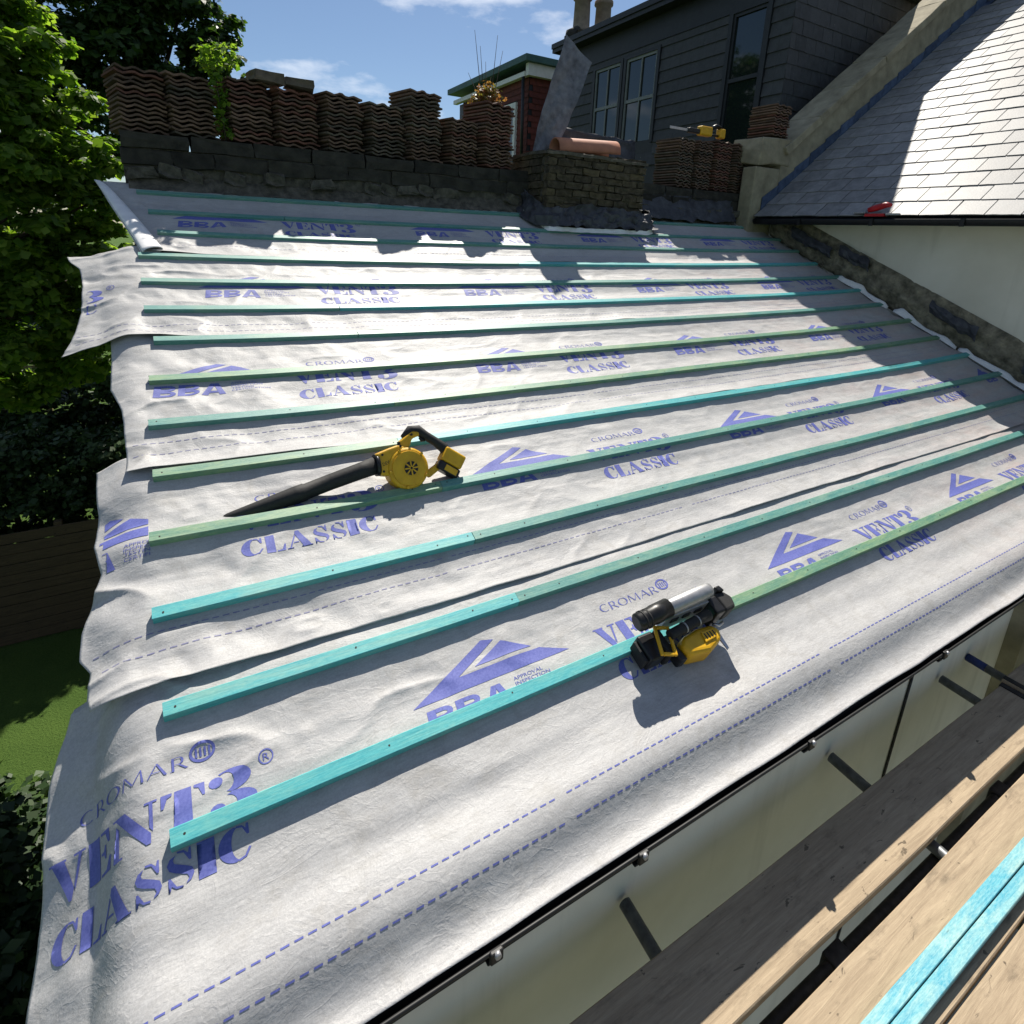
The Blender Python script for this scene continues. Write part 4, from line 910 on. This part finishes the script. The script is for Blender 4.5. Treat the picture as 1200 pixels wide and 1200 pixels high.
rf = rp_(MB().add([(8.3, 12.3, 5.80), (13.2, 12.3, 5.80), (13.2, 17.2, 5.80), (8.3, 17.2, 5.80), (8.3, 12.3, 5.95), (13.2, 12.3, 5.95), (13.2, 17.2, 5.95), (8.3, 17.2, 5.95)], [(3, 2, 1, 0), (4, 5, 6, 7), (0, 1, 5, 4), (1, 2, 6, 5), (2, 3, 7, 6), (3, 0, 4, 7)]), 'roof', MT['copper'])
MB().box((8.45, 12.42, 5.51), (13.0, 12.56, 5.795)).build('white_fascia', MT['white'], rf)
MB().box((8.42, 12.57, 5.51), (8.56, 17.0, 5.62)).build('white_fascia', MT['white'], rf)
wn = rp_(MB().box((8.52, 13.15, 3.6), (8.60, 13.27, 5.0)).box((8.52, 14.30, 3.6), (8.60, 14.42, 5.0)).box((8.52, 13.271, 4.88), (8.60, 14.299, 5.0)), 'window', MT['white'])
MB().box((8.575, 13.27, 3.6), (8.58, 14.30, 4.88)).build('pane', MT['glass'], wn)
MB().box((8.545, 13.76, 3.6), (8.574, 13.82, 4.87)).build('glazing_bar', MT['white'], wn)
MB().tube([(8.44, 12.66, 5.5), (8.48, 12.66, 3.5)], 0.04, 10).build('downpipe', MT['dark'], rh).location = -rh.location

# ------------------------------------------------------------------ scaffold
BZ = -0.65
def board(y1, x0, x1, label, dz=0.0, y0=None, rz=0.0):
    y0 = y1 - 0.243 if y0 is None else y0
    L = x1 - x0; n = 40; vs_ = []; F = []; sd = random.random() * 50
    prof = [(0, 0), (0, 1), (0.04, 1.0), (0.96, 1.0), (1, 1), (1, 0)]
    for j in range(n + 1):
        x = L * j / n - L / 2; w0 = 0.004 * float(fbm(x * 1.5 + sd, 1, 3, 2)); w1 = 0.004 * float(fbm(x * 1.5 + sd, 9, 4, 2)); hz = 0.005 * float(fbm(x * 0.7 + sd, 5, 6, 2))
        ya, yb = -0.1215 + w0, 0.1215 + w1
        for (yy, zz) in ((ya, -0.038), (ya, -0.004), (ya + 0.004, 0), (yb - 0.004, 0), (yb, -0.004), (yb, -0.038)): vs_.append((x, yy, zz + hz))
    for j in range(n):
        for q in range(6): F.append((j * 6 + q, j * 6 + (q + 1) % 6, (j + 1) * 6 + (q + 1) % 6, (j + 1) * 6 + q))
    F.append(tuple(range(6))); F.append(tuple(n * 6 + q for q in range(6))[::-1])
    o = MB().add(vs_, F).build('scaffold_board', MT['board']); o.location = ((x0 + x1) / 2, (y0 + y1) / 2, BZ + dz); o.rotation_euler = (0, 0, rz)
    for xx in (-L / 2 + 0.02, L / 2 - 0.02):
        MB().box((xx - 0.018, -0.1225, -0.0395), (xx + 0.018, 0.1225, 0.0062)).build('end_band', MT['rust_dark'], o)
    return tag(o, label, 'scaffold board', 'scaffold boards beside the eaves')
board(-0.586, -0.9, 3.88, 'weathered scaffold board next to the wall, in the shade of the eaves', 0, None, -0.004)
board(-0.594, 3.90, 7.6, 'far scaffold board lapped on past the end of the shaded one', 0.012, None, -0.004)
board(-0.897, -0.6, 4.6, 'sunlit scaffold board carrying two loose blue battens', 0, None, 0.004)
board(-1.146, -0.7, 4.3, 'sunlit scaffold board just outside the one with the loose battens')
board(-1.395, -0.9, 4.4, 'scaffold board fourth out from the wall')
board(-1.645, -0.8, 4.2, 'outermost scaffold board, fifth out from the wall')
TUB = [(1.33, 'transom tube below the dark wall near the downpipe'), (2.61, 'transom tube below the wall between two gutter brackets'), (3.67, 'transom tube beside the thin wall cable'), (4.75, 'transom tube at the wall pier')]
for x, lab in TUB:
    o = MB().tube([(x + 0.03, -0.39, -0.714), (x - 0.02, -1.2, -0.714), (x - 0.06, -2.0, -0.714)], 0.0242, 14).build('scaffold_tube', MT['tube']); tag(o, 'grey steel scaffold ' + lab, 'scaffold tube', 'scaffold tubes under the boards')
o = thing('scaffold_tube', 'steel scaffold tube with blue painted end sticking out over the wall side', 'scaffold tube', 'scaffold tubes under the boards', loc=(4.05, -0.376, -0.714))
MB().tube([(0, 0, 0.0), (-0.01, -0.10, 0)], 0.0243, 14).build('painted_end', MT['bluecap'], o); MB().tube([(-0.01, -0.1005, 0), (-0.12, -1.6, 0)], 0.0242, 14).build('tube', MT['tube'], o)
o = MB().tube([(-1, -0.862, -0.764), (8, -0.862, -0.764)], 0.0242, 14).build('scaffold_tube', MT['rust_dark']); tag(o, 'dark ledger tube running along under the gap between the boards', 'scaffold tube', 'scaffold tubes under the boards')
o = MB().tube([(-1, -1.70, -0.764), (8, -1.70, -0.764)], 0.0242, 14).build('scaffold_tube', MT['tube']); tag(o, 'outer ledger tube under the outermost board', 'scaffold tube', 'scaffold tubes under the boards')
for x, yy, lab in ((1.92, -0.863, 'scaffold standard upright in the gap below the boards'), (3.2, -0.863, 'scaffold standard upright beyond the first in the gap')):
    o = thing('scaffold_tube', 'dark ' + lab, 'scaffold tube', 'scaffold tubes under the boards', loc=(x, yy, GZ))
    MB().tube([(0, 0, 0), (0, 0, 3.86)], 0.0242, 14).build('tube', MT['rust_dark'], o)
    b = MB().box((-0.045, -0.04, 3.86), (0.05, 0.035, 3.97)).box((-0.06, -0.02, 3.88), (-0.046, 0.02, 3.94)).build('coupler', MT['rust_dark'], o); bevel(b, 0.01)
def loose(y, x0, x1, mat, lab, rz, zz=0.0):
    L = x1 - x0; n = 30; vs_ = []; F = []
    for j in range(n + 1):
        x = L * j / n - L / 2; b_ = 0.004 * math.sin(x * 1.1 + y * 9)
        for (yy, z) in ((-0.021, 0), (-0.021, 0.023), (-0.019, 0.025), (0.019, 0.025), (0.021, 0.023), (0.021, 0)): vs_.append((x, yy + b_, z))
    for j in range(n):
        for q in range(6): F.append((j * 6 + q, j * 6 + (q + 1) % 6, (j + 1) * 6 + (q + 1) % 6, (j + 1) * 6 + q))
    F.append(tuple(range(6))); F.append(tuple(n * 6 + q for q in range(6))[::-1])
    o = MB().add(vs_, F).build('roof_batten', mat); o.location = ((x0 + x1) / 2, y, BZ + 0.0055 + zz); o.rotation_euler = (0, 0, rz)
    return tag(o, lab, 'batten', 'loose battens lying on the scaffold')
loose(-1.042, 0.4, 5.0, MT['bat_blue'], 'loose bright blue batten on the scaffold board, the one nearer the wall', 0.003)
loose(-1.090, 0.3, 4.9, MT['bat_blue'], 'loose bright blue batten on the scaffold board, the one farther from the wall', 0.001)
#PART3
# ------------------------------------------------------------------ leaf blower lying against the fourth batten
up_r = Vector((0, CT, ST)); nr = Vector((0, -ST, CT)); ux = Vector((1, 0, 0))
lean = R(50); wd_ = nr * math.cos(lean) + up_r * math.sin(lean)
bl = thing('leaf_blower', 'yellow and black cordless leaf blower with long black nozzle on the membrane', 'leaf blower', loc=tuple(W(1.04, 1.085, -0.034)))
BM = Matrix((ux, wd_, ux.cross(wd_))).transposed().to_4x4()      # local x along the battens, y up the tool, z towards the viewer side
bl.matrix_world = Matrix.Translation(bl.location) @ BM
def rot_about(o): return o
hb = MB()
pr = [(0.103 * math.cos(2 * math.pi * k / 36) + 0.022, 0.110 + 0.103 * math.sin(2 * math.pi * k / 36)) for k in range(36)]
hb.prism(pr, -0.055, 0.045); o = hb.build('fan_housing', MT['yellow'], bl); bevel(o, 0.018, 4)
fh = o
o = MB().prism([(0.085 * math.cos(2 * math.pi * k / 36) + 0.022, 0.110 + 0.085 * math.sin(2 * math.pi * k / 36)) for k in range(36)], 0.046, 0.052).build('housing_cover', MT['yellow'], fh); bevel(o, 0.004, 2)
o = MB().prism([(0.034 * math.cos(2 * math.pi * k / 24) + 0.030, 0.108 + 0.034 * math.sin(2 * math.pi * k / 24)) for k in range(24)], 0.0525, 0.055).build('air_inlet', MT['black'], fh)
for k in range(8):
    a = 2 * math.pi * k / 8; c, s = math.cos(a), math.sin(a)
    MB().add([(0.030 + c * 0.006 - s * 0.003, 0.108 + s * 0.006 + c * 0.003, 0.0575), (0.030 + c * 0.034 - s * 0.004, 0.108 + s * 0.034 + c * 0.004, 0.0575), (0.030 + c * 0.034 + s * 0.004, 0.108 + s * 0.034 - c * 0.004, 0.0575), (0.030 + c * 0.006 + s * 0.003, 0.108 + s * 0.006 - c * 0.003, 0.0575)], [(0, 1, 2, 3)]).build('inlet_fin', MT['yellow'], fh)
for k in range(5):
    a = R(40 + 72 * k); MB().tube([(0.022 + 0.094 * math.cos(a), 0.11 + 0.094 * math.sin(a), 0.03), (0.022 + 0.094 * math.cos(a), 0.11 + 0.094 * math.sin(a), 0.056)], 0.007, 10).build('screw_boss', MT['yellow'], fh)
o = MB().prism([(-0.128, 0.205), (-0.115, 0.098), (-0.06, 0.085), (0.03, 0.213), (-0.01, 0.232), (-0.06, 0.222)], -0.040, 0.034).build('outlet_duct', MT['yellow'], bl); bevel(o, 0.012, 3)
def decal(txt, x, y, wid, hgt, z, ang, par, mat='black'):
    c, s_ = math.cos(ang), math.sin(ang); b = MB()
    for f in font_polys(txt, 0, 0, wid, hgt): b.add([(x + c * px - s_ * py, y + s_ * px + c * py, z) for px, py in f], [tuple(range(len(f)))])
    o = b.build('maker_print', MT[mat], par); o['kind'] = 'stuff'; return o
decal('DEWALT', -0.098, 0.140, 0.075, 0.016, 0.0345, R(14), bl)
for (px_, py_) in ((-0.095, 0.195), (-0.10, 0.115), (0.0, 0.222), (0.066, 0.272)): MB().tube([(px_, py_, 0.02), (px_, py_, 0.0352)], 0.006, 10).build('screw', MT['rust_dark'], bl)
MB().box((-0.012, 0.206, 0.0242), (0.004, 0.246, 0.0256)).build('seam_strip', MT['black'], bl)
MB().tube([(-0.130, 0.152, -0.003), (-0.112, 0.152, -0.003)], [0.053, 0.055], 24).build('duct_collar', MT['black'], bl)
tp = [(-0.129, 0.151, -0.003), (-0.20, 0.138, -0.006), (-0.34, 0.112, -0.012), (-0.455, 0.088, -0.02), (-0.46, 0.087, -0.02), (-0.50, 0.080, -0.022), (-0.64, 0.058, -0.03), (-0.76, 0.042, -0.034), (-0.85, 0.030, -0.037)]
MB().tube(tp, [0.043, 0.040, 0.038, 0.037, 0.041, 0.041, 0.031, 0.020, 0.008], 20).build('nozzle', MT['rubber'], bl)
# handle loop: yellow cheek, black grip, battery
o = MB().prism([(-0.012, 0.195), (0.006, 0.250), (0.072, 0.290), (0.108, 0.285), (0.112, 0.262), (0.070, 0.252), (0.050, 0.214)], -0.030, 0.024).build('handle_cheek', MT['yellow'], bl); bevel(o, 0.009, 3)
MB().tube([(0.035, 0.262, -0.003), (0.075, 0.296, -0.003), (0.112, 0.292, -0.003), (0.150, 0.258, -0.003), (0.195, 0.222, -0.003), (0.236, 0.182, -0.003), (0.245, 0.150, -0.003)], [0.020, 0.026, 0.027, 0.023, 0.023, 0.028, 0.028], 16).build('grip', MT['rubber'], bl)
MB().tube([(0.118, 0.256, 0.0), (0.125, 0.238, 0.0), (0.140, 0.236, 0.0)], [0.010, 0.010, 0.007], 10).build('trigger', MT['black'], bl)
bf = Matrix.Translation((0.262, 0.116, 0)) @ Matrix.Rotation(R(-38), 4, 'Z')
o = MB().box((-0.060, -0.030, -0.042), (0.062, 0.046, 0.036), bf).build('battery_foot', MT['yellow'], bl); bevel(o, 0.012, 3)
o = MB().box((-0.058, -0.078, -0.040), (0.066, -0.0305, 0.034), bf).build('battery_pack', MT['black'], bl); bevel(o, 0.010, 3)
MB().box((-0.02, -0.070, 0.0342), (0.05, -0.040, 0.037), bf).build('battery_label', MT['yellow'], bl)
o = MB().prism([(0.105, 0.075), (0.185, 0.112), (0.215, 0.150), (0.235, 0.128), (0.205, 0.085), (0.13, 0.045)], -0.018, 0.012).build('rear_strut', MT['yellow'], bl); bevel(o, 0.006, 2)

# ------------------------------------------------------------------ nail gun straddling the lowest batten
ng = thing('nail_gun', 'yellow black and silver cordless nail gun standing on the lowest batten', 'nail gun', loc=tuple(W(1.90, -0.02, 0.0)))
ng.matrix_world = Matrix.Translation(ng.location) @ Matrix((ux, up_r, nr)).transposed().to_4x4()
NG = lambda mb, n, m, b=0.006, seg=2: (lambda o: bevel(o, b, seg))(mb.build(n, MT[m], ng))
def rz(a, o): return Matrix.Translation(o) @ Matrix.Rotation(a, 4, 'Z')
NG(MB().box((-0.245, -0.075, -0.024), (-0.165, 0.035, 0.062)), 'battery_pack', 'black', 0.010, 3)
NG(MB().box((-0.262, -0.065, -0.020), (-0.2455, 0.025, 0.045)), 'battery_end', 'rubber', 0.005)
NG(MB().box((-0.164, -0.085, -0.015), (-0.135, 0.030, 0.075)), 'battery_foot', 'rubber', 0.006)
RM = Matrix.Translation((-0.158, -0.032, 0.083)) @ Matrix.Rotation(R(-22), 4, 'Z')
fr = MB()                                         # yellow guard ring
for (a, b_) in (((-0.036, -0.062, 0), (-0.024, 0.062, 0.014)), ((0.024, -0.062, 0), (0.036, 0.062, 0.014)), ((-0.0235, -0.062, 0), (0.0235, -0.050, 0.014)), ((-0.0235, 0.050, 0), (0.0235, 0.062, 0.014))): fr.box(a, b_, RM)
NG(fr, 'guard_ring', 'yellow', 0.003)
NG(MB().prism([(-0.075, -0.118), (0.03, -0.135), (0.115, -0.110), (0.140, -0.075), (0.118, -0.040), (0.03, -0.030), (-0.06, -0.040), (-0.09, -0.07)], -0.022, 0.080), 'motor_housing', 'yellow', 0.022, 4)
NG(MB().prism([(-0.115, -0.115), (-0.080, -0.120), (-0.093, -0.035), (-0.118, -0.035)], -0.012, 0.055), 'motor_cap', 'black', 0.008, 2)
NG(MB().prism([(0.02, -0.10), (0.09, -0.095), (0.10, -0.06), (0.03, -0.055)], 0.0805, 0.088), 'vent_panel', 'yellow', 0.003, 2)
for k in range(4): MB().box((0.035 + 0.016 * k, -0.09, 0.0882), (0.041 + 0.016 * k, -0.066, 0.0892)).build('vent_slot', MT['black'], ng)
MB().tube([(-0.130, -0.022, 0.098), (-0.06, -0.020, 0.103), (0.02, -0.014, 0.105), (0.108, -0.008, 0.102)], [0.020, 0.022, 0.022, 0.025], 16).build('grip', MT['rubber'], ng)
for x in (-0.050, 0.03): MB().tube([(x, -0.0185 + 0.06 * (x + .05), 0.1035), (x + 0.007, -0.018 + 0.06 * (x + .05), 0.1036)], 0.0240, 16).build('grip_band', MT['alu'], ng)
NG(MB().box((-0.115, 0.028, 0.030), (0.130, 0.050, 0.135)), 'magazine_plate', 'alu', 0.003)
for x in (-0.06, 0.01, 0.08): MB().box((x - 0.020, 0.0235, 0.085), (x + 0.020, 0.0279, 0.11)).build('magazine_slot', MT['rust_dark'], ng)
MB().tube([(-0.100, 0.064, 0.147), (-0.092, 0.064, 0.148), (0.135, 0.070, 0.150), (0.155, 0.070, 0.150), (0.162, 0.070, 0.150)], [0.026, 0.033, 0.034, 0.031, 0.022], 20).build('magazine_tube', MT['alu'], ng)
MB().tube([(-0.268, 0.056, 0.140), (-0.260, 0.056, 0.141), (-0.18, 0.060, 0.144), (-0.175, 0.060, 0.1445), (-0.094, 0.064, 0.148), (-0.096, 0.064, 0.148)], [0.028, 0.037, 0.038, 0.040, 0.040, 0.02], 20).build('rear_cap', MT['black'], ng)
for x in (-0.242, -0.218): MB().tube([(x, 0.057, 0.142), (x + 0.008, 0.0573, 0.1423)], 0.0395, 20).build('cap_rib', MT['rubber'], ng)
NG(MB().box((0.135, -0.030, 0.010), (0.190, 0.050, 0.130)), 'nose_block', 'black', 0.010, 3)
NG(MB().prism([(0.185, -0.035), (0.245, -0.030), (0.262, 0.015), (0.24, 0.05), (0.185, 0.055)], 0.045, 0.135), 'nose_guard', 'rubber', 0.012, 3)
NG(MB().prism([(0.20, 0.05), (0.235, 0.045), (0.225, 0.075), (0.195, 0.075)], 0.06, 0.15), 'nose_latch', 'black', 0.006, 2)
MB().tube([(0.205, 0.0, 0.05), (0.21, -0.002, 0.02), (0.21, -0.002, 0.0015)], [0.016, 0.012, 0.010], 12).build('contact_foot', MT['steel'], ng)
NG(MB().prism([(0.142, -0.045), (0.170, -0.048), (0.160, -0.14), (0.146, -0.145)], 0.022, 0.028), 'belt_hook', 'steel', 0.001, 1)
MB().tube([(0.145, -0.035, 0.05), (0.170, -0.05, 0.05), (0.195, -0.045, 0.055)], 0.007, 10).build('depth_knob', MT['steel'], ng)

# small yellow saw left on the far stacks
ys = thing('reciprocating_saw', 'small yellow and black cordless saw lying on the tile stacks by the kneeler block', 'saw', loc=(6.45, 4.45, 2.96))
o = MB().box((-0.10, -0.05, 0.0), (0.12, 0.05, 0.12)).build('motor_body', MT['yellow'], ys); bevel(o, 0.025, 3)
o = MB().box((-0.30, -0.03, 0.015), (-0.10, 0.03, 0.075)).build('gear_nose', MT['black'], ys); bevel(o, 0.012, 2)
MB().box((-0.62, -0.004, 0.03), (-0.30, 0.004, 0.06)).build('saw_blade', MT['steel'], ys)
MB().tube([(0.12, 0, 0.10), (0.22, 0, 0.15), (0.30, 0, 0.13)], [0.028, 0.024, 0.028], 12).build('grip', MT['black'], ys)
o = MB().box((0.27, -0.045, 0.0), (0.37, 0.045, 0.12)).build('battery_pack', MT['yellow'], ys); bevel(o, 0.015, 2)
MB().tube([(0.12, 0, 0.03), (0.27, 0, 0.03)], 0.016, 10).build('rear_strut', MT['black'], ys)

# ------------------------------------------------------------------ vegetation
def leaves(clumps, n, size, rs, flat=0.35, sub=26, subr=0.33):
    C_ = []; Rr = []
    tot = sum(c[3] ** 2 for c in clumps)
    pos = []; nrm = []
    for (x, y, z, r) in clumps:
        m = int(n * r * r / tot)
        d = rs.normal(size=(sub, 3)); d /= np.linalg.norm(d, axis=1)[:, None]
        cen = np.array([x, y, z]) + d * (r * rs.uniform(0.25, 1.0, (sub, 1)) ** 0.6) * np.array([1, 1, 0.85])
        k = rs.randint(0, sub, m); q = rs.normal(size=(m, 3)); q /= np.linalg.norm(q, axis=1)[:, None]
        rad = r * subr * rs.uniform(0, 1, (m, 1)) ** 0.45
        off = q * rad * np.array([1.15, 1.15, 0.6]); pos.append(cen[k] + off)
        nn = q * 0.7 + np.array([0, 0, 0.8]) + rs.normal(size=(m, 3)) * 0.45; nrm.append(nn / np.linalg.norm(nn, axis=1)[:, None])
    pos = np.concatenate(pos); nrm = np.concatenate(nrm); m = len(pos)
    t = np.cross(nrm, rs.normal(size=(m, 3))); t /= np.linalg.norm(t, axis=1)[:, None]; b = np.cross(nrm, t)
    L = size * rs.uniform(0.45, 1.5, (m, 1)); Wd = L * rs.uniform(0.28, 0.48, (m, 1))
    V = np.stack([pos - t * L * 0.5, pos + b * Wd - nrm * L * 0.06, pos + t * L * 0.5 - nrm * L * 0.10, pos - b * Wd - nrm * L * 0.06], 1).reshape(-1, 3)
    F = np.arange(4 * m).reshape(m, 4); return V, F
def leaf_ob(name, clumps, n, size, mat, parent, seed, **kw):
    V, F = leaves(clumps, n, size, np.random.RandomState(seed), **kw); me = bpy.data.meshes.new(name); me.vertices.add(len(V)); me.vertices.foreach_set('co', V.ravel())
    me.loops.add(F.size); me.loops.foreach_set('vertex_index', F.ravel()); me.polygons.add(len(F)); me.polygons.foreach_set('loop_start', np.arange(0, F.size, 4)); me.update(calc_edges=True); me.materials.append(mat)
    o = ob(name, me, parent)
    if parent is not None: o.location = -parent.location
    return o
def limbs(base, clumps, r0_, rs_, fork=None):
    b = MB(); fork = Vector(fork); b.tube([Vector(base), Vector(base).lerp(fork, 0.5) + Vector((0.08, 0.05, 0)), fork], [r0_, r0_ * 0.8, r0_ * 0.65], 10)
    for c in clumps:
        e = Vector(c[:3]); m_ = fork.lerp(e, 0.5) + Vector((rs_.uniform(-.2, .2), rs_.uniform(-.2, .2), 0.15)); b.tube([fork, m_, e], [r0_ * 0.42, r0_ * 0.22, r0_ * 0.07], 7)
    return b
def tree(name, label, base, fork, clumps, n, size, mat, r0_, seed, group=None, **kw):
    t = thing(name, label, 'tree', group, loc=base); rr = random.Random(seed)
    o = limbs(base, clumps, r0_, rr, fork).build('trunk', MT['bark'], t); o.location = -t.location
    leaf_ob('crown', clumps, n, size, mat, t, seed, **kw); return t
T1 = [(-0.80, 6.5, 2.75, .42), (-0.62, 6.6, 2.25, .38), (-0.60, 6.6, 1.75, .36), (-0.95, 6.5, 1.1, .48), (-1.25, 6.5, 1.6, .6), (-1.05, 6.5, 3.2, .5), (-1.7, 6.6, 2.4, .8), (-2.3, 6.8, 1.2, .9),
      (-2.4, 6.8, 3.2, 1.0), (-3.3, 7.0, 2.2, 1.1), (-1.15, 6.7, 3.8, .5), (-0.85, 6.6, 0.62, .34), (-1.5, 6.9, 4.4, .7), (-1.4, 6.5, 0.55, .55), (-2.6, 7, 4.4, 0.9), (-1.6, 6.2, 3.2, .6), (-0.75, 6.75, 1.35, .36), (-0.50, 7.0, 1.6, .32), (-0.45, 7.0, 1.05, .36), (-0.62, 6.6, 0.35, .34), (-1.0, 6.3, 2.1, .45), (-1.15, 6.3, 2.6, .45), (-1.0, 7.0, 0.1, .5), (-1.7, 6.9, -0.1, .6)]
tree('maple_tree', 'bright green leafy tree beside the verge end of the party wall', (-3.6, 7.4, GZ), (-2.9, 7.2, 0.0), T1, 80000, 0.095, MT['leaf'], 0.16, 31)
T2 = [(0.4, 13.4, 5.4, 1.2), (1.05, 13.3, 5.6, .75), (1.25, 13.2, 4.75, .6), (1.65, 13.2, 4.25, .45), (-0.5, 13.4, 5.0, 1.2), (-0.2, 13.3, 3.8, 1.0), (0.7, 13.2, 3.9, .9), (-1.6, 13.8, 5.6, 1.4), (0.2, 13.6, 6.7, 1.3), (-1.2, 13.8, 3.2, 1.4), (-2.8, 14, 4.6, 1.5), (1.0, 13.5, 6.3, .6)]
tree('dark_tree', 'tall dark green tree behind the first tile stacks', (-0.3, 13.8, GZ), (-0.2, 13.6, 2.4), T2, 42000, 0.15, MT['leafdark'], 0.22, 37)
for k, (x, y, h, lab) in enumerate(((-7.5, 17, 6.5, 'broad tree standing far back in the gardens'), (-4.8, 22, 7.5, 'taller tree standing far back behind the dark one'), (2.5, 24, 3.6, 'low tree far beyond the tile stacks'), (-11, 12, 6, 'tree at the far side of the gardens'))):
    cl = [(x + 1.6 * math.cos(a * 1.7 + k), y + 1.4 * math.sin(a * 2.1), GZ + h - 1.0 - 0.75 * a * 0.9, 1.3) for a in range(7)]
    tree('garden_tree', lab, (x, y, GZ), (x, y, GZ + h * 0.35), cl, 9000, 0.22, MT['leafdark'], 0.2, 50 + k, 'trees far back in the gardens')
# garden fence, hedge, trellis, shrubs
gf = thing('garden_fence', 'dark horizontal board garden fence at the edge of the lawn', 'fence', loc=(-2.5, 8.5, GZ))
for row in range(11):
    o = MB().cbox((-5.0, -0.012, 0.04 + row * 0.165), (4.5, 0.012, 0.04 + row * 0.165 + 0.155), 0.004).build('fence_board', MT['fence'], gf); o.location = (0, random.uniform(-.004, .004), random.uniform(-.003, .003))
for k in range(6): MB().cbox((-4.9 + k * 1.85, 0.013, 0), (-4.8 + k * 1.85, 0.11, 1.9), 0.006).build('fence_post', MT['fence'], gf)
hd = thing('hedge', 'dark clipped hedge rising behind the garden fence', 'hedge', loc=(-2.5, 9.3, GZ))
leaf_ob('foliage', [(-4.8 + 0.55 * (k % 11) + random.uniform(-.1, .1), 9.25 + random.uniform(-.2, .2), GZ + 0.8 + 0.62 * (k // 11) + random.uniform(-.1, .1), 0.50) for k in range(44)], 60000, 0.085, MT['leafhedge'], hd, 61)
MB().tube([(0, 0, 0), (0.1, 0, 1.2), (0, 0.1, 2.4)], [0.06, 0.05, 0.03], 8).build('stem', MT['bark'], hd)
tr = thing('trellis_fence', 'sunlit wooden slat trellis fence beyond the hedge', 'fence', loc=(-3.5, 12.2, GZ))
for row in range(16): MB().cbox((-2.5, -0.01, 2.2 + row * 0.10), (1.2, 0.01, 2.2 + row * 0.10 + 0.055), 0.003).build('slat', MT['trellis'], tr)
for k in range(4): MB().cbox((-2.45 + k * 1.2, 0.011, 0), (-2.36 + k * 1.2, 0.10, 3.85), 0.006).build('fence_post', MT['trellis'], tr)
bs = thing('garden_bush', 'loose dark bush growing below the bright tree', 'bush', loc=(-1.5, 8.6, GZ))
cl = [(-1.1, 10.6, -0.9, .6), (-0.5, 10.7, -1.5, .7), (-1.3, 10.9, -2.0, .6), (0.1, 10.8, -0.8, .7), (0.4, 10.9, -2.2, .9), (-1.6, 11.2, -0.3, .5)]
o = limbs((-0.8, 10.9, GZ), cl, 0.09, random.Random(3), (-0.7, 10.8, -2.6)).build('stem', MT['bark'], bs); o.location = -bs.location
leaf_ob('foliage', cl + [(-2.2, 11.0, -1.6, .8), (-2.0, 11.2, -2.8, .9), (-0.6, 11.2, -3.2, 1.1), (-3.2, 11.3, -2.8, 1.0), (1.0, 11.2, -1.4, 1.0), (-0.4, 11.3, -0.2, .7), (0.6, 11.4, 0.2, .8)], 52000, 0.11, MT['leafhedge'], bs, 67)
for k, (x, y, h, lab) in enumerate(((-1.35, 3.2, 1.5, 'dark leafy shrub at the foot of the extension gable, by the lawn'), (-1.1, 2.2, 2.6, 'tall dark shrub close against the extension gable'), (-2.0, 2.6, 1.9, 'low dark shrub standing out from the gable on the lawn'), (-1.4, 1.2, 2.4, 'dark shrub below the eaves corner of the extension'), (-1.9, 4.5, 0.7, 'small shrub beside the lawn path of sunlight'))):
    s = thing('shrub', lab, 'shrub', 'shrubs along the gable', loc=(x, y, GZ))
    cl = [(x + random.uniform(-.35, .35), y + random.uniform(-.35, .35), GZ + h * (0.25 + 0.13 * q), 0.42) for q in range(6)]
    leaf_ob('foliage', cl, 7000, 0.085, MT['leafhedge'], s, 70 + k)
    o = limbs((x, y, GZ), cl[::2], 0.04, random.Random(k), (x, y, GZ + h * 0.3)).build('stem', MT['bark'], s); o.location = -s.location
# weed and creeper on the wall
wd = thing('weed', 'straggly orange green weed growing behind the tall tile stack', 'plant', loc=(3.37, 4.80, 2.28))
leaf_ob('foliage', [(3.30, 4.82, 3.02, .13), (3.45, 4.82, 3.06, .13), (3.36, 4.82, 3.14, .10), (3.52, 4.84, 2.96, .10)], 700, 0.045, MT['leafweed'], wd, 81, sub=12, subr=0.6)
b = MB()
for k in range(7):
    dx = -0.22 + 0.07 * k; b.tube([(0, 0, 0.3), (dx * 0.4, 0, 0.75), (dx, 0.02, 1.0 + 0.14 * ((k * 3) % 4))], [0.008, 0.005, 0.002], 6)
b.build('stem', MT['bark'], wd)
cv = thing('creeper', 'pale green creeper hanging down between the second and third tile stacks', 'plant', loc=(0.64, 4.30, 2.28))
leaf_ob('foliage', [(0.66 - 0.03 * k / 5, 4.34, 2.36 + 0.075 * k, .06) for k in range(8)] + [(0.60, 4.42, 2.92, .12), (0.72, 4.45, 2.98, .11)], 650, 0.045, MT['leaf'], cv, 83, sub=10, subr=0.6)
MB().tube([(0.02, 0.03, 0), (0, 0.04, 0.3), (-0.03, 0.08, 0.65)], [0.006, 0.005, 0.004], 6).build('stem', MT['bark'], cv)
# everything built as an object of the place counts as a thing
for o in col.objects:
    if o.parent is None and 'label' in o and 'kind' not in o: o['kind'] = 'thing'
